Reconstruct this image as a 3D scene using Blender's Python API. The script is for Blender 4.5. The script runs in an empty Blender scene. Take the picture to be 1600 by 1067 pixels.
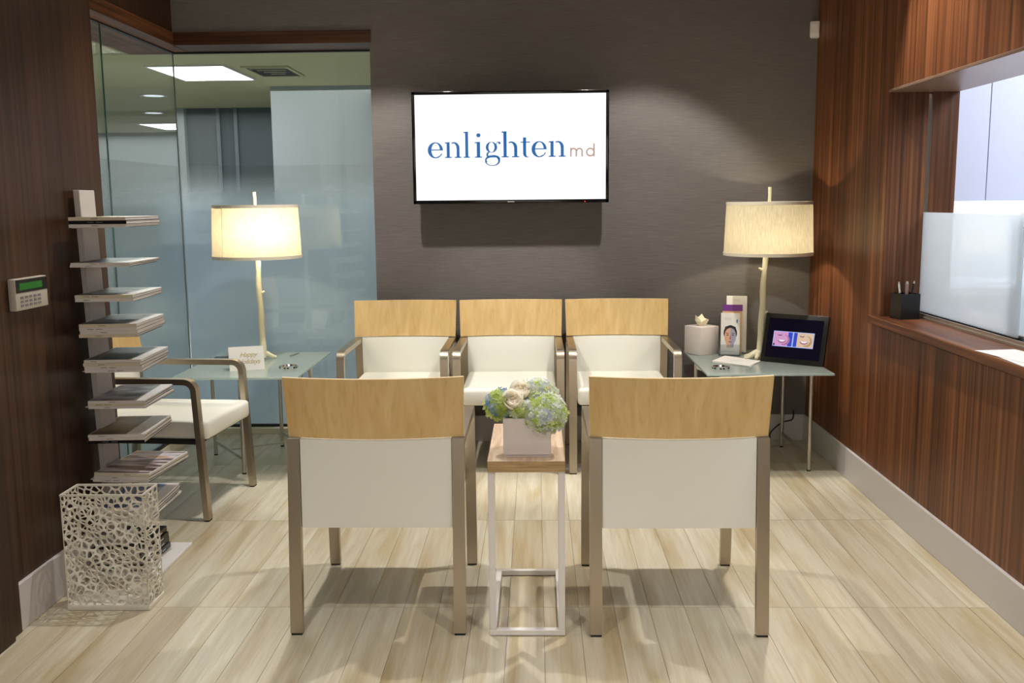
import bpy, bmesh, math, random
from mathutils import Vector, Matrix
R = math.radians
random.seed(7)
S = bpy.context.scene
col = S.collection

# ------------------------------------------------------------------ camera
H = 1.30
FPX, YAW, PITCH, ROLL = 1511.4, .0254, .1424, -.0097
_f = Vector((-math.sin(YAW)*math.cos(PITCH), math.cos(YAW)*math.cos(PITCH), -math.sin(PITCH)))
_r0 = Vector((math.cos(YAW), math.sin(YAW), 0)); _u0 = _r0.cross(_f)
_r = _r0*math.cos(ROLL) + _u0*math.sin(ROLL); _u = _u0*math.cos(ROLL) - _r0*math.sin(ROLL)
cam = bpy.data.cameras.new('camera'); cam.sensor_width = 36; cam.lens = FPX*36/1600
cam.clip_start = .05; cam.clip_end = 60
co = bpy.data.objects.new('camera', cam); col.objects.link(co)
m = Matrix((_r, _u, -_f)).transposed().to_4x4(); m.translation = Vector((0, 0, H)); co.matrix_world = m
S.camera = co
def at(x, y, ax, v):
    """the point of the room seen at photograph pixel x, y on the real plane axis ax = v"""
    d = _f + _r*((x-800)/FPX) + _u*((533.5-y)/FPX); o = Vector((0, 0, H))
    return o + d*((v-o[ax])/d[ax])

# ------------------------------------------------------------------ world, view, light
w = bpy.data.worlds.new('world'); S.world = w; w.use_nodes = True
w.node_tree.nodes['Background'].inputs[0].default_value = (1, .95, .88, 1)
w.node_tree.nodes['Background'].inputs[1].default_value = .25
S.view_settings.view_transform = 'Standard'; S.view_settings.look = 'None'
S.view_settings.gamma = 1; S.view_settings.use_curve_mapping = False
S.view_settings.exposure = 0.0

def light(kind, name, loc, power, color, rot=(0, 0, 0), **kw):
    l = bpy.data.lights.new(name, kind); l.energy = power; l.color = color
    for k, v in kw.items(): setattr(l, k, v)
    o = bpy.data.objects.new(name, l); o.location = loc; o.rotation_euler = rot; col.objects.link(o); return o
WARM = (1, .965, .90); NEUT = (1, .97, .93); COOL = (1, 1, .97)
CEIL = 2.86; SOFF = 2.50
# front rows of recessed spots in the main ceiling
for x, pw in ((-.80, .86), (.90, 1.08)):
    light('SPOT', 'ceiling_spot_light', (x, 1.35, CEIL-.03), 100*pw, NEUT, spot_size=R(86), spot_blend=.6, shadow_soft_size=.035)
    light('SPOT', 'ceiling_spot_light', (x, 3.72, CEIL-.03), 140*pw, NEUT, spot_size=R(92), spot_blend=.5, shadow_soft_size=.03)
# wall washers in the soffit in front of the feature wall
for x in (-.75, .55):
    light('SPOT', 'wall_spot_light', (x, 4.28, SOFF-.02), 92, WARM, rot=(R(24), 0, 0), spot_size=R(70), spot_blend=.35, shadow_soft_size=.03)
light('AREA', 'front_fill_light', (0, -.6, 1.6), 21, NEUT, rot=(R(90), 0, 0), shape='RECTANGLE', size=2.8, size_y=1.5)  # added soft fill behind the camera, brightens the chair backs
light('AREA', 'corridor_light', (-3.2, 9.2, 2.36), 62, COOL, shape='RECTANGLE', size=3.4, size_y=3.6)
light('AREA', 'corridor_light', (-6.0, 13.6, 2.36), 26, COOL, shape='RECTANGLE', size=2, size_y=2)
light('AREA', 'corridor_light', (-3.0, 6.4, 2.36), 80, (1, 1, .96), shape='RECTANGLE', size=1.6, size_y=1.0)  # added area light without a fixture, backlights the frosted film
light('AREA', 'reception_light', (2.75, 3.3, 2.45), 92, (.95, .97, 1), shape='RECTANGLE', size=1.2, size_y=2.2)

# ------------------------------------------------------------------ materials
def lin(c):
    return tuple(((v/255)/12.92 if v/255 <= .04045 else (((v/255)+.055)/1.055)**2.4) for v in c) + (1,)
MATS = {}
def mat(name, c, rough=.5, metal=0., spec=.5, coat=0., emit=None, es=1., bump=None, sheen=0., trans=0.):
    m = bpy.data.materials.new(name); m.use_nodes = True; b = m.node_tree.nodes['Principled BSDF']
    b.inputs['Base Color'].default_value = lin(c); b.inputs['Roughness'].default_value = rough
    b.inputs['Metallic'].default_value = metal; b.inputs['Specular IOR Level'].default_value = spec
    b.inputs['Coat Weight'].default_value = coat; b.inputs['Transmission Weight'].default_value = trans
    b.inputs['Sheen Weight'].default_value = sheen
    if emit is not None:
        b.inputs['Emission Color'].default_value = lin(emit); b.inputs['Emission Strength'].default_value = es
    MATS[name] = m; return m
def nodes(m): return m.node_tree.nodes, m.node_tree.links, m.node_tree.nodes['Principled BSDF']
def noise(m, scale, coord='Object', detail=4, rough=.55, nscale=1., dist=0., rnd=False):
    N, L, b = nodes(m); t = N.new('ShaderNodeTexCoord'); mp = N.new('ShaderNodeMapping'); n = N.new('ShaderNodeTexNoise')
    mp.inputs['Scale'].default_value = scale; n.inputs['Scale'].default_value = nscale
    n.inputs['Detail'].default_value = detail; n.inputs['Roughness'].default_value = rough; n.inputs['Distortion'].default_value = dist
    if rnd:
        oi = N.new('ShaderNodeObjectInfo'); va = N.new('ShaderNodeVectorMath'); va.operation = 'MULTIPLY_ADD'
        cb = N.new('ShaderNodeCombineXYZ')
        for i in range(3): L.new(oi.outputs['Random'], cb.inputs[i])
        va.inputs[1].default_value = (37, 91, 53); L.new(cb.outputs[0], va.inputs[0]); L.new(t.outputs[coord], va.inputs[2])
        L.new(va.outputs[0], mp.inputs[0])
    else: L.new(t.outputs[coord], mp.inputs[0])
    L.new(mp.outputs[0], n.inputs[0]); return n.outputs[0]
def ramp(m, fac, stops):
    N, L, b = nodes(m); r = N.new('ShaderNodeValToRGB'); e = r.color_ramp.elements
    e[0].position, e[0].color = stops[0][0], lin(stops[0][1]); e[1].position, e[1].color = stops[-1][0], lin(stops[-1][1])
    for p, c in stops[1:-1]: k = e.new(p); k.color = lin(c)
    L.new(fac, r.inputs[0]); return r.outputs[0]
def mix(m, f, a, c, mode='MIX'):
    N, L, b = nodes(m); x = N.new('ShaderNodeMix'); x.data_type = 'RGBA'; x.blend_type = mode
    if isinstance(f, (int, float)): x.inputs[0].default_value = f
    else: L.new(f, x.inputs[0])
    L.new(a, x.inputs[6])
    if isinstance(c, tuple): x.inputs[7].default_value = c
    else: L.new(c, x.inputs[7])
    return x.outputs[2]
def base(m, c): m.node_tree.links.new(c, m.node_tree.nodes['Principled BSDF'].inputs['Base Color'])
def bump(m, h, dist=.001, st=.5):
    N, L, b = nodes(m); n = N.new('ShaderNodeBump'); n.inputs['Distance'].default_value = dist; n.inputs['Strength'].default_value = st
    L.new(h, n.inputs['Height']); L.new(n.outputs[0], b.inputs['Normal'])

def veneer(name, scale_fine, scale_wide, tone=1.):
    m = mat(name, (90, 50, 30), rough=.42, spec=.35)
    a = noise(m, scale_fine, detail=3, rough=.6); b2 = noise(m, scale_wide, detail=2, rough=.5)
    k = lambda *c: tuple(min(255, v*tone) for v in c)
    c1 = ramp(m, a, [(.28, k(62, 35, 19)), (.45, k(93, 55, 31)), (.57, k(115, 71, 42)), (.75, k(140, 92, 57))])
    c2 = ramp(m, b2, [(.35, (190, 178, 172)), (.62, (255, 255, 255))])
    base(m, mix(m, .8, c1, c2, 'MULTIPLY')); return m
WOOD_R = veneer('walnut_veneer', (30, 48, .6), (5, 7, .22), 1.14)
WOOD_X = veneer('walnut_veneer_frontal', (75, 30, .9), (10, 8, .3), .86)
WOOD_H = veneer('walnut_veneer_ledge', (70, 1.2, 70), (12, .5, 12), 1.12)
WOOD_L = veneer('walnut_veneer_left', (30, 55, .6), (5, 8, .25), .62)  # same veneer toned down, dimness of the left side in its colour
WOOD_T = veneer('walnut_veneer_trim', (1.5, 60, 60), (.5, 9, 9), .8)

maple = mat('maple_ply', (214, 172, 112), rough=.38, coat=.15)
a = noise(maple, (26, 26, 2.4), detail=3, nscale=1., dist=.6); a2 = noise(maple, (90, 90, 7), detail=2)
base(maple, mix(maple, .5, ramp(maple, a, [(.3, (214, 178, 116)), (.5, (224, 190, 130)), (.7, (230, 200, 142))]), ramp(maple, a2, [(.28, (238, 220, 200)), (.42, (255, 255, 255))]), 'MULTIPLY'))
maple_edge = mat('maple_edge', (240, 214, 172), rough=.45)
vinyl = mat('white_vinyl', (240, 239, 230), rough=.5, spec=.4)
bump(vinyl, noise(vinyl, (300, 300, 300), detail=2), .0006, .35)
steel = mat('brushed_steel', (186, 174, 156), rough=.34, metal=1.)
n_ = noise(steel, (30, 30, 400), detail=2)
N, L, b = nodes(steel); mr = N.new('ShaderNodeMapRange'); mr.inputs[3].default_value = .26; mr.inputs[4].default_value = .44
L.new(n_, mr.inputs[0]); L.new(mr.outputs[0], b.inputs['Roughness'])
chrome = mat('chrome', (225, 225, 225), rough=.12, metal=1.)
table_metal = mat('satin_silver_tube', (196, 190, 180), rough=.35, metal=.8)
blackp = mat('black_plastic', (14, 13, 14), rough=.35)
rubber = mat('black_rubber', (18, 17, 16), rough=.7)
under = mat('dark_underside', (34, 30, 28), rough=.8)
tower_metal = mat('tower_white_dimmed', (196, 188, 184), rough=.45)  # white column metal greyed, dimness of the left side painted in
white_metal = mat('white_powder_coat', (228, 224, 220), rough=.4)
wcer = mat('white_ceramic', (226, 216, 212), rough=.42)
paper = mat('white_paper', (240, 238, 236), rough=.6)
base_paint = mat('grey_baseboard_paint', (204, 198, 196), rough=.45)
ceil_m = mat('ceiling_paint', (226, 222, 210), rough=.8)
wallcov = mat('grey_grasscloth', (104, 100, 98), rough=.75, spec=.25)
a = noise(wallcov, (9, 9, 260), detail=3, rough=.7); a2 = noise(wallcov, (1.4, 1.4, 3), detail=2)
base(wallcov, mix(wallcov, .5, ramp(wallcov, a, [(.3, (102, 97, 95)), (.7, (119, 114, 111))]), ramp(wallcov, a2, [(.3, (225, 225, 225)), (.7, (255, 255, 255))]), 'MULTIPLY'))
bump(wallcov, a, .0015, .5)
pale_wall = mat('pale_blue_wall_paint', (166, 172, 174), rough=.8)
grey_wall = mat('charcoal_wall_paint', (92, 98, 106), rough=.7)
grout = mat('grout', (168, 158, 136), rough=.85)

tile = mat('wood_look_tile', (214, 200, 172), rough=.33, spec=.45)
a = noise(tile, (34, 1.6, 10), detail=5, rough=.62, dist=.5, rnd=True); a2 = noise(tile, (8, 1.1, 8), detail=3, dist=.8, rnd=True)
a3 = noise(tile, (190, 6, 10), detail=2, rnd=True)
oi = tile.node_tree.nodes.new('ShaderNodeObjectInfo')
c1 = ramp(tile, a, [(.26, (188, 177, 154)), (.42, (202, 193, 173)), (.6, (212, 205, 188)), (.75, (221, 216, 203))])
c2 = ramp(tile, a2, [(.32, (222, 208, 178)), (.55, (255, 255, 255))])
c3 = ramp(tile, oi.outputs['Random'], [(0., (238, 232, 220)), (1., (255, 255, 252))])
c4 = ramp(tile, a3, [(.3, (240, 236, 228)), (.5, (255, 255, 255))])
base(tile, mix(tile, .6, mix(tile, .8, mix(tile, .8, c1, c2, 'MULTIPLY'), c3, 'MULTIPLY'), c4, 'MULTIPLY'))
bump(tile, a, .0006, .3)

oak = mat('pale_oak_laminate', (200, 176, 148), rough=.5)
a = noise(oak, (40, 3, 20), detail=4, dist=.6)
base(oak, ramp(oak, a, [(.3, (184, 152, 122)), (.5, (212, 186, 158)), (.7, (224, 202, 178))]))
oak_edge = mat('oak_laminate_edge', (176, 146, 100), rough=.5)
a = noise(oak_edge, (8, 8, 160), detail=3)
base(oak_edge, ramp(oak_edge, a, [(.3, (150, 120, 78)), (.7, (196, 166, 118))]))
bark = mat('ivory_painted_bark', (232, 226, 196), rough=.5)
bump(bark, noise(bark, (70, 70, 25), detail=4), .004, .9)

linen = bpy.data.materials.new('linen_shade'); linen.use_nodes = True
N = linen.node_tree.nodes; L = linen.node_tree.links; N.remove(N['Principled BSDF'])
tr = N.new('ShaderNodeBsdfTranslucent'); df = N.new('ShaderNodeBsdfDiffuse'); mx = N.new('ShaderNodeMixShader')
t = N.new('ShaderNodeTexCoord'); mp = N.new('ShaderNodeMapping'); mp.inputs['Scale'].default_value = (60, 60, 9)
ns = N.new('ShaderNodeTexNoise'); ns.inputs['Scale'].default_value = 3; ns.inputs['Detail'].default_value = 3
rp = N.new('ShaderNodeValToRGB'); rp.color_ramp.elements[0].position = .25; rp.color_ramp.elements[0].color = lin((188, 178, 152)); rp.color_ramp.elements[1].position = .7; rp.color_ramp.elements[1].color = lin((214, 205, 182))
L.new(t.outputs['Object'], mp.inputs[0]); L.new(mp.outputs[0], ns.inputs[0]); L.new(ns.outputs[0], rp.inputs[0])
L.new(rp.outputs[0], tr.inputs[0]); L.new(rp.outputs[0], df.inputs[0]); mx.inputs[0].default_value = .32
L.new(df.outputs[0], mx.inputs[1]); L.new(tr.outputs[0], mx.inputs[2]); L.new(mx.outputs[0], N['Material Output'].inputs[0])
shade_trim = mat('shade_trim', (236, 228, 210), rough=.8)

def pane_fresnel(N, L):
    g = N.new('ShaderNodeNewGeometry'); mr = N.new('ShaderNodeMapRange'); mr.inputs[3].default_value = 1.62; mr.inputs[4].default_value = 1/1.62
    fr = N.new('ShaderNodeFresnel'); L.new(g.outputs['Backfacing'], mr.inputs[0]); L.new(mr.outputs[0], fr.inputs[0]); return fr
def clear_glass(name, tint, f0=.06):
    m = bpy.data.materials.new(name); m.use_nodes = True; N = m.node_tree.nodes; L = m.node_tree.links; N.remove(N['Principled BSDF'])
    tp = N.new('ShaderNodeBsdfTransparent'); tp.inputs[0].default_value = lin(tint); gl = N.new('ShaderNodeBsdfGlossy'); gl.inputs['Roughness'].default_value = .02
    fr = pane_fresnel(N, L); mx = N.new('ShaderNodeMixShader')
    L.new(fr.outputs[0], mx.inputs[0]); L.new(tp.outputs[0], mx.inputs[1]); L.new(gl.outputs[0], mx.inputs[2]); L.new(mx.outputs[0], N['Material Output'].inputs[0]); return m
GLASS = clear_glass('clear_glass', (246, 250, 249))
ACRYL = clear_glass('clear_acrylic', (240, 242, 242))
def frosted(name, tint, opacity, fade=None):
    m = bpy.data.materials.new(name); m.use_nodes = True; N = m.node_tree.nodes; L = m.node_tree.links; N.remove(N['Principled BSDF'])
    tr = N.new('ShaderNodeBsdfTranslucent'); tr.inputs[0].default_value = lin(tint); df = N.new('ShaderNodeBsdfDiffuse'); df.inputs[0].default_value = lin(tint)
    m1 = N.new('ShaderNodeMixShader'); m1.inputs[0].default_value = .5; L.new(df.outputs[0], m1.inputs[1]); L.new(tr.outputs[0], m1.inputs[2])
    tp = N.new('ShaderNodeBsdfTransparent'); tp.inputs[0].default_value = lin(tint); m2 = N.new('ShaderNodeMixShader'); m2.inputs[0].default_value = opacity
    L.new(tp.outputs[0], m2.inputs[1]); L.new(m1.outputs[0], m2.inputs[2])
    if fade:
        tc_ = N.new('ShaderNodeTexCoord'); sx_ = N.new('ShaderNodeSeparateXYZ'); mr = N.new('ShaderNodeMapRange'); mr.interpolation_type = 'SMOOTHSTEP'
        mr.inputs[1].default_value, mr.inputs[2].default_value = fade; mr.inputs[3].default_value = opacity; mr.inputs[4].default_value = 0
        L.new(tc_.outputs['Object'], sx_.inputs[0]); L.new(sx_.outputs[2], mr.inputs[0]); L.new(mr.outputs[0], m2.inputs[0])
        tp.inputs[0].default_value = (1, 1, 1, 1)
    gl = N.new('ShaderNodeBsdfGlossy'); gl.inputs['Roughness'].default_value = .06; fr = pane_fresnel(N, L)
    m3 = N.new('ShaderNodeMixShader'); L.new(fr.outputs[0], m3.inputs[0]); L.new(m2.outputs[0], m3.inputs[1]); L.new(gl.outputs[0], m3.inputs[2])
    L.new(m3.outputs[0], N['Material Output'].inputs[0]); return m
FILM = frosted('frosted_film', (215, 225, 237), .95, (1.18, 1.50))
FROST = frosted('frosted_glass', (232, 238, 242), .66)
TGLASS = frosted('frosted_table_glass', (222, 234, 232), .7)
glass_edge = mat('green_glass_edge', (96, 140, 132), rough=.15)

# ------------------------------------------------------------------ builders
def link(name, data, parent=None, loc=(0, 0, 0)):
    o = bpy.data.objects.new(name, data); col.objects.link(o); o.location = loc
    if parent: o.parent = parent
    return o
def obj(name, bm, m, parent=None, smooth=False, loc=(0, 0, 0)):
    bmesh.ops.recalc_face_normals(bm, faces=bm.faces)
    me = bpy.data.meshes.new(name); bm.to_mesh(me); bm.free()
    for mm in (m if isinstance(m, (list, tuple)) else [m]): me.materials.append(mm)
    if smooth:
        me.polygons.foreach_set('use_smooth', [True]*len(me.polygons))
        try: me.set_sharp_from_angle(angle=R(38))
        except Exception: pass
    return link(name, me, parent, loc)
def thing(name, label, cat, loc=(0, 0, 0), rz=0, group=None):
    o = link(name, None, None, loc); o.rotation_euler = (0, 0, rz); o['label'] = label; o['category'] = cat
    o.empty_display_size = .1
    if group: o['group'] = group
    return o
def tag(o, label, cat, group=None):
    o['label'] = label; o['category'] = cat
    if group: o['group'] = group
    return o
def struct(o): o['kind'] = 'structure'; return o
def box(bm, x0, y0, z0, x1, y1, z1, bev=0, seg=2, mi=0):
    b = bmesh.new(); bmesh.ops.create_cube(b, size=1)
    for v in b.verts: v.co = Vector(((x0+x1)/2+v.co.x*(x1-x0), (y0+y1)/2+v.co.y*(y1-y0), (z0+z1)/2+v.co.z*(z1-z0)))
    if bev: bmesh.ops.bevel(b, geom=b.edges[:], offset=bev, segments=seg, profile=.5, affect='EDGES', clamp_overlap=True)
    merge(bm, b, mi); return bm
def merge(bm, b, mi=0, mtx=None):
    if mtx: bmesh.ops.transform(b, matrix=mtx, verts=b.verts)
    mp = {v: bm.verts.new(v.co) for v in b.verts}
    for f in b.faces:
        try: nf = bm.faces.new([mp[v] for v in f.verts]); nf.material_index = mi or f.material_index; nf.smooth = f.smooth
        except ValueError: pass
    b.free()
def bx(*a, **k): return box(bmesh.new(), *a, **k)
def ribbon(bm, pts, w, t, side=(1, 0, 0)):
    """flat bar swept along pts; w along side, t in the plane of the path"""
    side = Vector(side).normalized(); pts = [Vector(p) for p in pts]; rings = []
    for i, p in enumerate(pts):
        d0 = (pts[i]-pts[i-1]).normalized() if i else (pts[1]-pts[0]).normalized()
        d1 = (pts[i+1]-pts[i]).normalized() if i < len(pts)-1 else d0
        tn = (d0+d1).normalized(); nn = tn.cross(side).normalized(); k = 1/max(.4, tn.dot(d0))
        rings.append([bm.verts.new(p+side*sx*w/2+nn*sn*t/2*k) for sx, sn in ((-1, -1), (1, -1), (1, 1), (-1, 1))])
    for a, b in zip(rings, rings[1:]):
        for i in range(4): bm.faces.new((a[i], a[(i+1) % 4], b[(i+1) % 4], b[i]))
    bm.faces.new(rings[0][::-1]); bm.faces.new(rings[-1]); return bm
def tube(bm, pts, r, n=8, cap=True):
    pts = [Vector(p) for p in pts]; rr = r if isinstance(r, (list, tuple)) else [r]*len(pts); rings = []
    up = None
    for i, p in enumerate(pts):
        d = (pts[min(i+1, len(pts)-1)]-pts[max(i-1, 0)]).normalized()
        if up is None: up = d.orthogonal().normalized()
        up = (up-d*up.dot(d)).normalized(); s = d.cross(up)
        rings.append([bm.verts.new(p+(up*math.cos(2*math.pi*k/n)+s*math.sin(2*math.pi*k/n))*rr[i]) for k in range(n)])
    for a, b in zip(rings, rings[1:]):
        for i in range(n): bm.faces.new((a[i], a[(i+1) % n], b[(i+1) % n], b[i]))
    if cap: bm.faces.new(rings[0][::-1]); bm.faces.new(rings[-1])
    return bm
def lathe(bm, prof, n=32, close=False):
    rings = [[bm.verts.new((r*math.cos(2*math.pi*k/n), r*math.sin(2*math.pi*k/n), z)) for k in range(n)] for r, z in prof]
    pr = list(zip(rings, rings[1:])) + ([(rings[-1], rings[0])] if close else [])
    for a, b in pr:
        for i in range(n): bm.faces.new((a[i], a[(i+1) % n], b[(i+1) % n], b[i]))
    return bm
def poly(bm, pts, mi=0):
    f = bm.faces.new([bm.verts.new(p) for p in pts]); f.material_index = mi; return f
def slab(bm, pts, z0, z1):
    """vertical prism over a 2-D outline"""
    a = [bm.verts.new((x, y, z0)) for x, y in pts]; b = [bm.verts.new((x, y, z1)) for x, y in pts]
    bm.faces.new(a[::-1]); bm.faces.new(b)
    for i in range(len(pts)): j = (i+1) % len(pts); bm.faces.new((a[i], a[j], b[j], b[i]))
    return bm

# ------------------------------------------------------------------ the room
XR, YB, XN, XL, YE = 1.463, 5.207, -1.61, -1.90, 3.60     # right wall, feature wall, near left wall, far left wall, end of near left wall
GX, GY = -1.99, 5.45                                       # glazing planes
floor = struct(obj('floor', bx(-2.6, -.8, -.06, XR+.02, 5.5, -.004), grout))
PW, PL = .1135, .870
def plank_mesh():
    b = bx(0, 0, -.006, PW-.0012, PL-.002, 0); me = bpy.data.meshes.new('plank')
    bmesh.ops.recalc_face_normals(b, faces=b.faces); b.to_mesh(me); b.free(); me.materials.append(tile); return me
pm = plank_mesh()
k0 = -.548-PW*13
y0 = 2.987-PL*3
cnt = 0
for j in range(6):
    for i in range(0, 31):
        x = k0+i*PW; y = y0+j*PL
        ww = PW; 
        if x+PW > XR: continue
        if x < XN-.12 and y+PL < YE: continue
        ll = min(PL, 5.40-y)
        if ll < .05: continue
        o = link('plank', pm, floor, (x, y, 0)); o.scale = (1, ll/PL, 1); cnt += 1
xe = k0
while xe+PW <= XR: xe += PW
for j in range(6):                                        # cut planks along the right wall
    y = y0+j*PL; ll = min(PL, 5.40-y)
    if XR-xe > .01 and ll > .05:
        o = link('plank', pm, floor, (xe, y, 0)); o.scale = ((XR-xe)/PW, ll/PL, 1)

wf = struct(obj('wall_back', bx(at(577, 70, 1, 5.2).x, YB, 0, XR+.3, YB+.25, SOFF+.02), wallcov))
xo = at(583, 300, 1, YB).x
struct(obj('wall_back_header', bx(XL, YB, 2.20, at(577, 70, 1, 5.2).x+.001, YB+.25, SOFF+.02), wallcov)).name = 'wall_header_back'
bb = bx(xo+.003, YB-.012, 0, XR, YB+.004, .143, bev=.002, seg=1); struct(obj('baseboard_back', bb, base_paint))
# timber trim round the glazed opening
b = bx(XL-.002, YB-.008, 2.135, xo+.012, GY+.05, 2.20); struct(obj('trim_1', b, WOOD_T))
b = bx(XL-.35, YE, 2.135, XL+.006, GY+.05, 2.20); struct(obj('trim_2', b, WOOD_H))
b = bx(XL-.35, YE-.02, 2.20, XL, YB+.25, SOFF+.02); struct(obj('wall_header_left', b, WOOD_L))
# near left wall and its casing
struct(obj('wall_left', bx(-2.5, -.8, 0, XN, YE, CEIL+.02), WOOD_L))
struct(obj('baseboard_left', bx(XN-.002, 2.80, 0, XN+.012, YE-.004, .150, bev=.002, seg=1), base_paint))
cs = bmesh.new(); box(cs, XN-.01, 2.60, 0, XN+.030, 2.735, CEIL, bev=.003, seg=1); box(cs, XN-.01, 2.735, 0, XN+.016, 2.80, CEIL, bev=.003, seg=1)
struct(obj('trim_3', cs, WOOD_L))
struct(obj('wall_front', bx(-2.5, -.9, 0, 4.0, -.8, CEIL+.02), mat('warm_grey_paint', (150, 140, 128), rough=.8)))

# right wall with the reception opening
YJ, ZS, ZH, XI = 4.13, .76, at(1390, 140, 0, XR).z, 1.745
YN = .6
struct(obj('wall_right', bx(XR, YJ, 0, XI, YB+.02, CEIL+.02), WOOD_R))
struct(obj('wall_right_lower', bx(XR, -.8, 0, XI, YJ, ZS), WOOD_R)).name = 'wall_right_lower'
struct(obj('wall_right_upper', bx(XR, -.8, ZH, XI, YJ, CEIL+.02), WOOD_R))
struct(obj('wall_right_near', bx(XR, -.8, ZS, XI, YN, ZH), WOOD_R))
# veneer lining of the far jamb: two boards with a light metal channel between
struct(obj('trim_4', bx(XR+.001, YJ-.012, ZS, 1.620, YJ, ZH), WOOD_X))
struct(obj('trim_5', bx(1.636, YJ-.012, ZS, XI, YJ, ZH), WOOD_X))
struct(obj('trim_6', bx(1.620, YJ-.006, ZS+.03, 1.636, YJ, ZH-.02), chrome))
struct(obj('trim_7', bx(XR-.004, YN, ZH-.012, XI, YJ, ZH, bev=.002, seg=1), mat('header_lining', (120, 96, 80), rough=.35)))
struct(obj('baseboard_right', bx(XR-.012, -.8, 0, XR+.002, YB, .143, bev=.002, seg=1), base_paint))

# ceilings: main one, and the lower soffit before the feature wall
struct(obj('ceiling', bx(-2.6, -.9, CEIL, 1.8, 3.90, CEIL+.08), ceil_m))
struct(obj('ceiling_soffit', bx(-2.6, 3.82, SOFF, 1.8, 5.5, CEIL+.08), ceil_m))

# ledge of the reception window
led = thing('ledge', 'brown wood-veneered ledge shelf of the reception window on the right wall', 'ledge', (0, 0, 0))
zl = at(1368, 496, 0, XR-.035).z
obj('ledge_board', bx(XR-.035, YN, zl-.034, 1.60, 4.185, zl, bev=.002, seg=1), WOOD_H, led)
obj('ledge_back', bx(1.60, YN, zl-.034, XI+.1, YJ-.013, zl-.004), WOOD_H, led)
# metal track
tk = bmesh.new(); box(tk, 1.600, YN, zl-.004, 1.665, YJ-.013, zl+.008); box(tk, 1.606, YN, zl+.008, 1.612, YJ-.013, zl+.020); box(tk, 1.640, YN, zl+.008, 1.648, YJ-.013, zl+.030)
tag(obj('window_track', tk, table_metal), 'brushed metal sliding track along the back of the window ledge', 'track')
sg = thing('sliding_glass', 'far pane of frosted sliding glass standing in the ledge track, next to the pen holder', 'sliding glass', (1.626, 3.6, zl))
obj('pane', bx(-.004, -.32, .022, .004, .523, .437), FROST, sg)
obj('bottom_rail', bx(-.008, -.32, .009, .008, .523, .024), blackp, sg)
sg = thing('sliding_glass', 'nearer pane of frosted sliding glass, cut by the right edge of the photo', 'sliding glass', (1.654, 2.7, zl))
obj('pane', bx(-.004, -.55, .022, .004, .66, .445), FROST, sg)

# reception room beyond
rw = mat('reception_white_paint', (236, 238, 244), rough=.6)
struct(obj('wall_reception_far', bx(XI, 5.06, 0, 4.0, 5.2, 2.6), rw))
struct(obj('wall_reception_side', bx(3.9, -.8, 0, 4.0, 5.06, 2.6), rw))
struct(obj('floor_reception', bx(XI, -.8, -.05, 4.0, 5.2, 0), mat('reception_floor', (190, 180, 160), rough=.5)))
struct(obj('ceiling_reception', bx(XI, -.8, 2.55, 4.0, 5.2, 2.65), rw))
cabm = mat('pale_blue_cabinet', (164, 172, 194), rough=.45)
zc = at(1550, 312, 1, 4.70).z
seam = at(1545, 200, 1, 4.70).x
cx = seam-.42
for i in range(4):
    c = thing('wall_cabinet', ['pale blue wall cabinet behind reception glass, its left edge hidden by the wood jamb', 'pale blue wall cabinet behind reception glass, right of the thin seam', 'pale blue wall cabinet behind reception, just outside the right edge', 'pale blue wall cabinet behind reception, farthest right'][i], 'cabinet', (cx+i*.42, 4.70, zc))
    obj('body', bx(.001, .012, 0, .419, .355, 1.0), rw, c)
    obj('door', bx(.0015, -.008, -.004, .4185, .012, 1.0, bev=.0015, seg=1), cabm, c)
ct = thing('reception_counter', 'white counter below the cabinets behind the frosted reception glass', 'counter', (XI, 4.45, 0))
obj('worktop', bx(.02, -.03, .86, 2.1, .60, .90, bev=.003, seg=1), rw, ct)
obj('body', bx(.03, 0, 0, 2.1, .60, .86), cabm, ct)
light('AREA', 'under_cabinet_light', (2.6, 4.9, zc-.03), 7, (1, 1, 1), shape='RECTANGLE', size=1.6, size_y=.15)

# glazing on the left: curb, panes with frosted film on the lower part
curb_m = mat('curb_stone', (214, 206, 186), rough=.5)
b = bmesh.new(); box(b, GX-.12, GY-.06, 0, xo+.02, GY+.10, .030); struct(obj('trim_8', b, curb_m))
b = bmesh.new(); box(b, GX-.12, YE, 0, GX+.02, GY-.06, .030); struct(obj('trim_9', b, curb_m))
b = bmesh.new(); box(b, GX-.012, GY-.012, .030, xo+.02, GY+.012, .044); box(b, GX-.012, YE, .030, GX+.012, GY-.012, .044)
box(b, GX-.012, GY-.012, 2.127, xo+.02, GY+.012, 2.136); box(b, GX-.012, YE, 2.127, GX+.012, GY-.012, 2.136)
struct(obj('trim_10', b, blackp))
ZF = 1.52
w1 = struct(obj('window_1', bx(GX+.006, GY-.005, .044, xo+.02, GY+.005, 2.127), GLASS))
obj('frosted_film', bx(GX+.006, GY+.0055, .044, xo+.02, GY+.0065, ZF), FILM, w1)
YG = 4.54
w2 = struct(obj('window_2', bx(GX-.005, YG+.002, .044, GX+.005, GY-.008, 2.127), GLASS))
obj('frosted_film', bx(GX-.0065, YG+.002, .044, GX-.0055, GY-.008, ZF), FILM, w2)
w3 = struct(obj('window_3', bx(GX-.005, YE, .044, GX+.005, YG-.002, 2.127), GLASS))
obj('frosted_film', bx(GX-.0065, YE, .044, GX-.0055, YG-.002, ZF), FILM, w3)
obj('pane_edge', bx(GX-.004, YG-.002, .044, GX+.004, YG+.002, 2.127), glass_edge, w3)
obj('pane_edge', bx(GX-.004, GY-.008, .044, GX+.004, GY-.004, 2.127), mat('pale_pane_edge', (120, 128, 130), rough=.3), w2)

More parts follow.
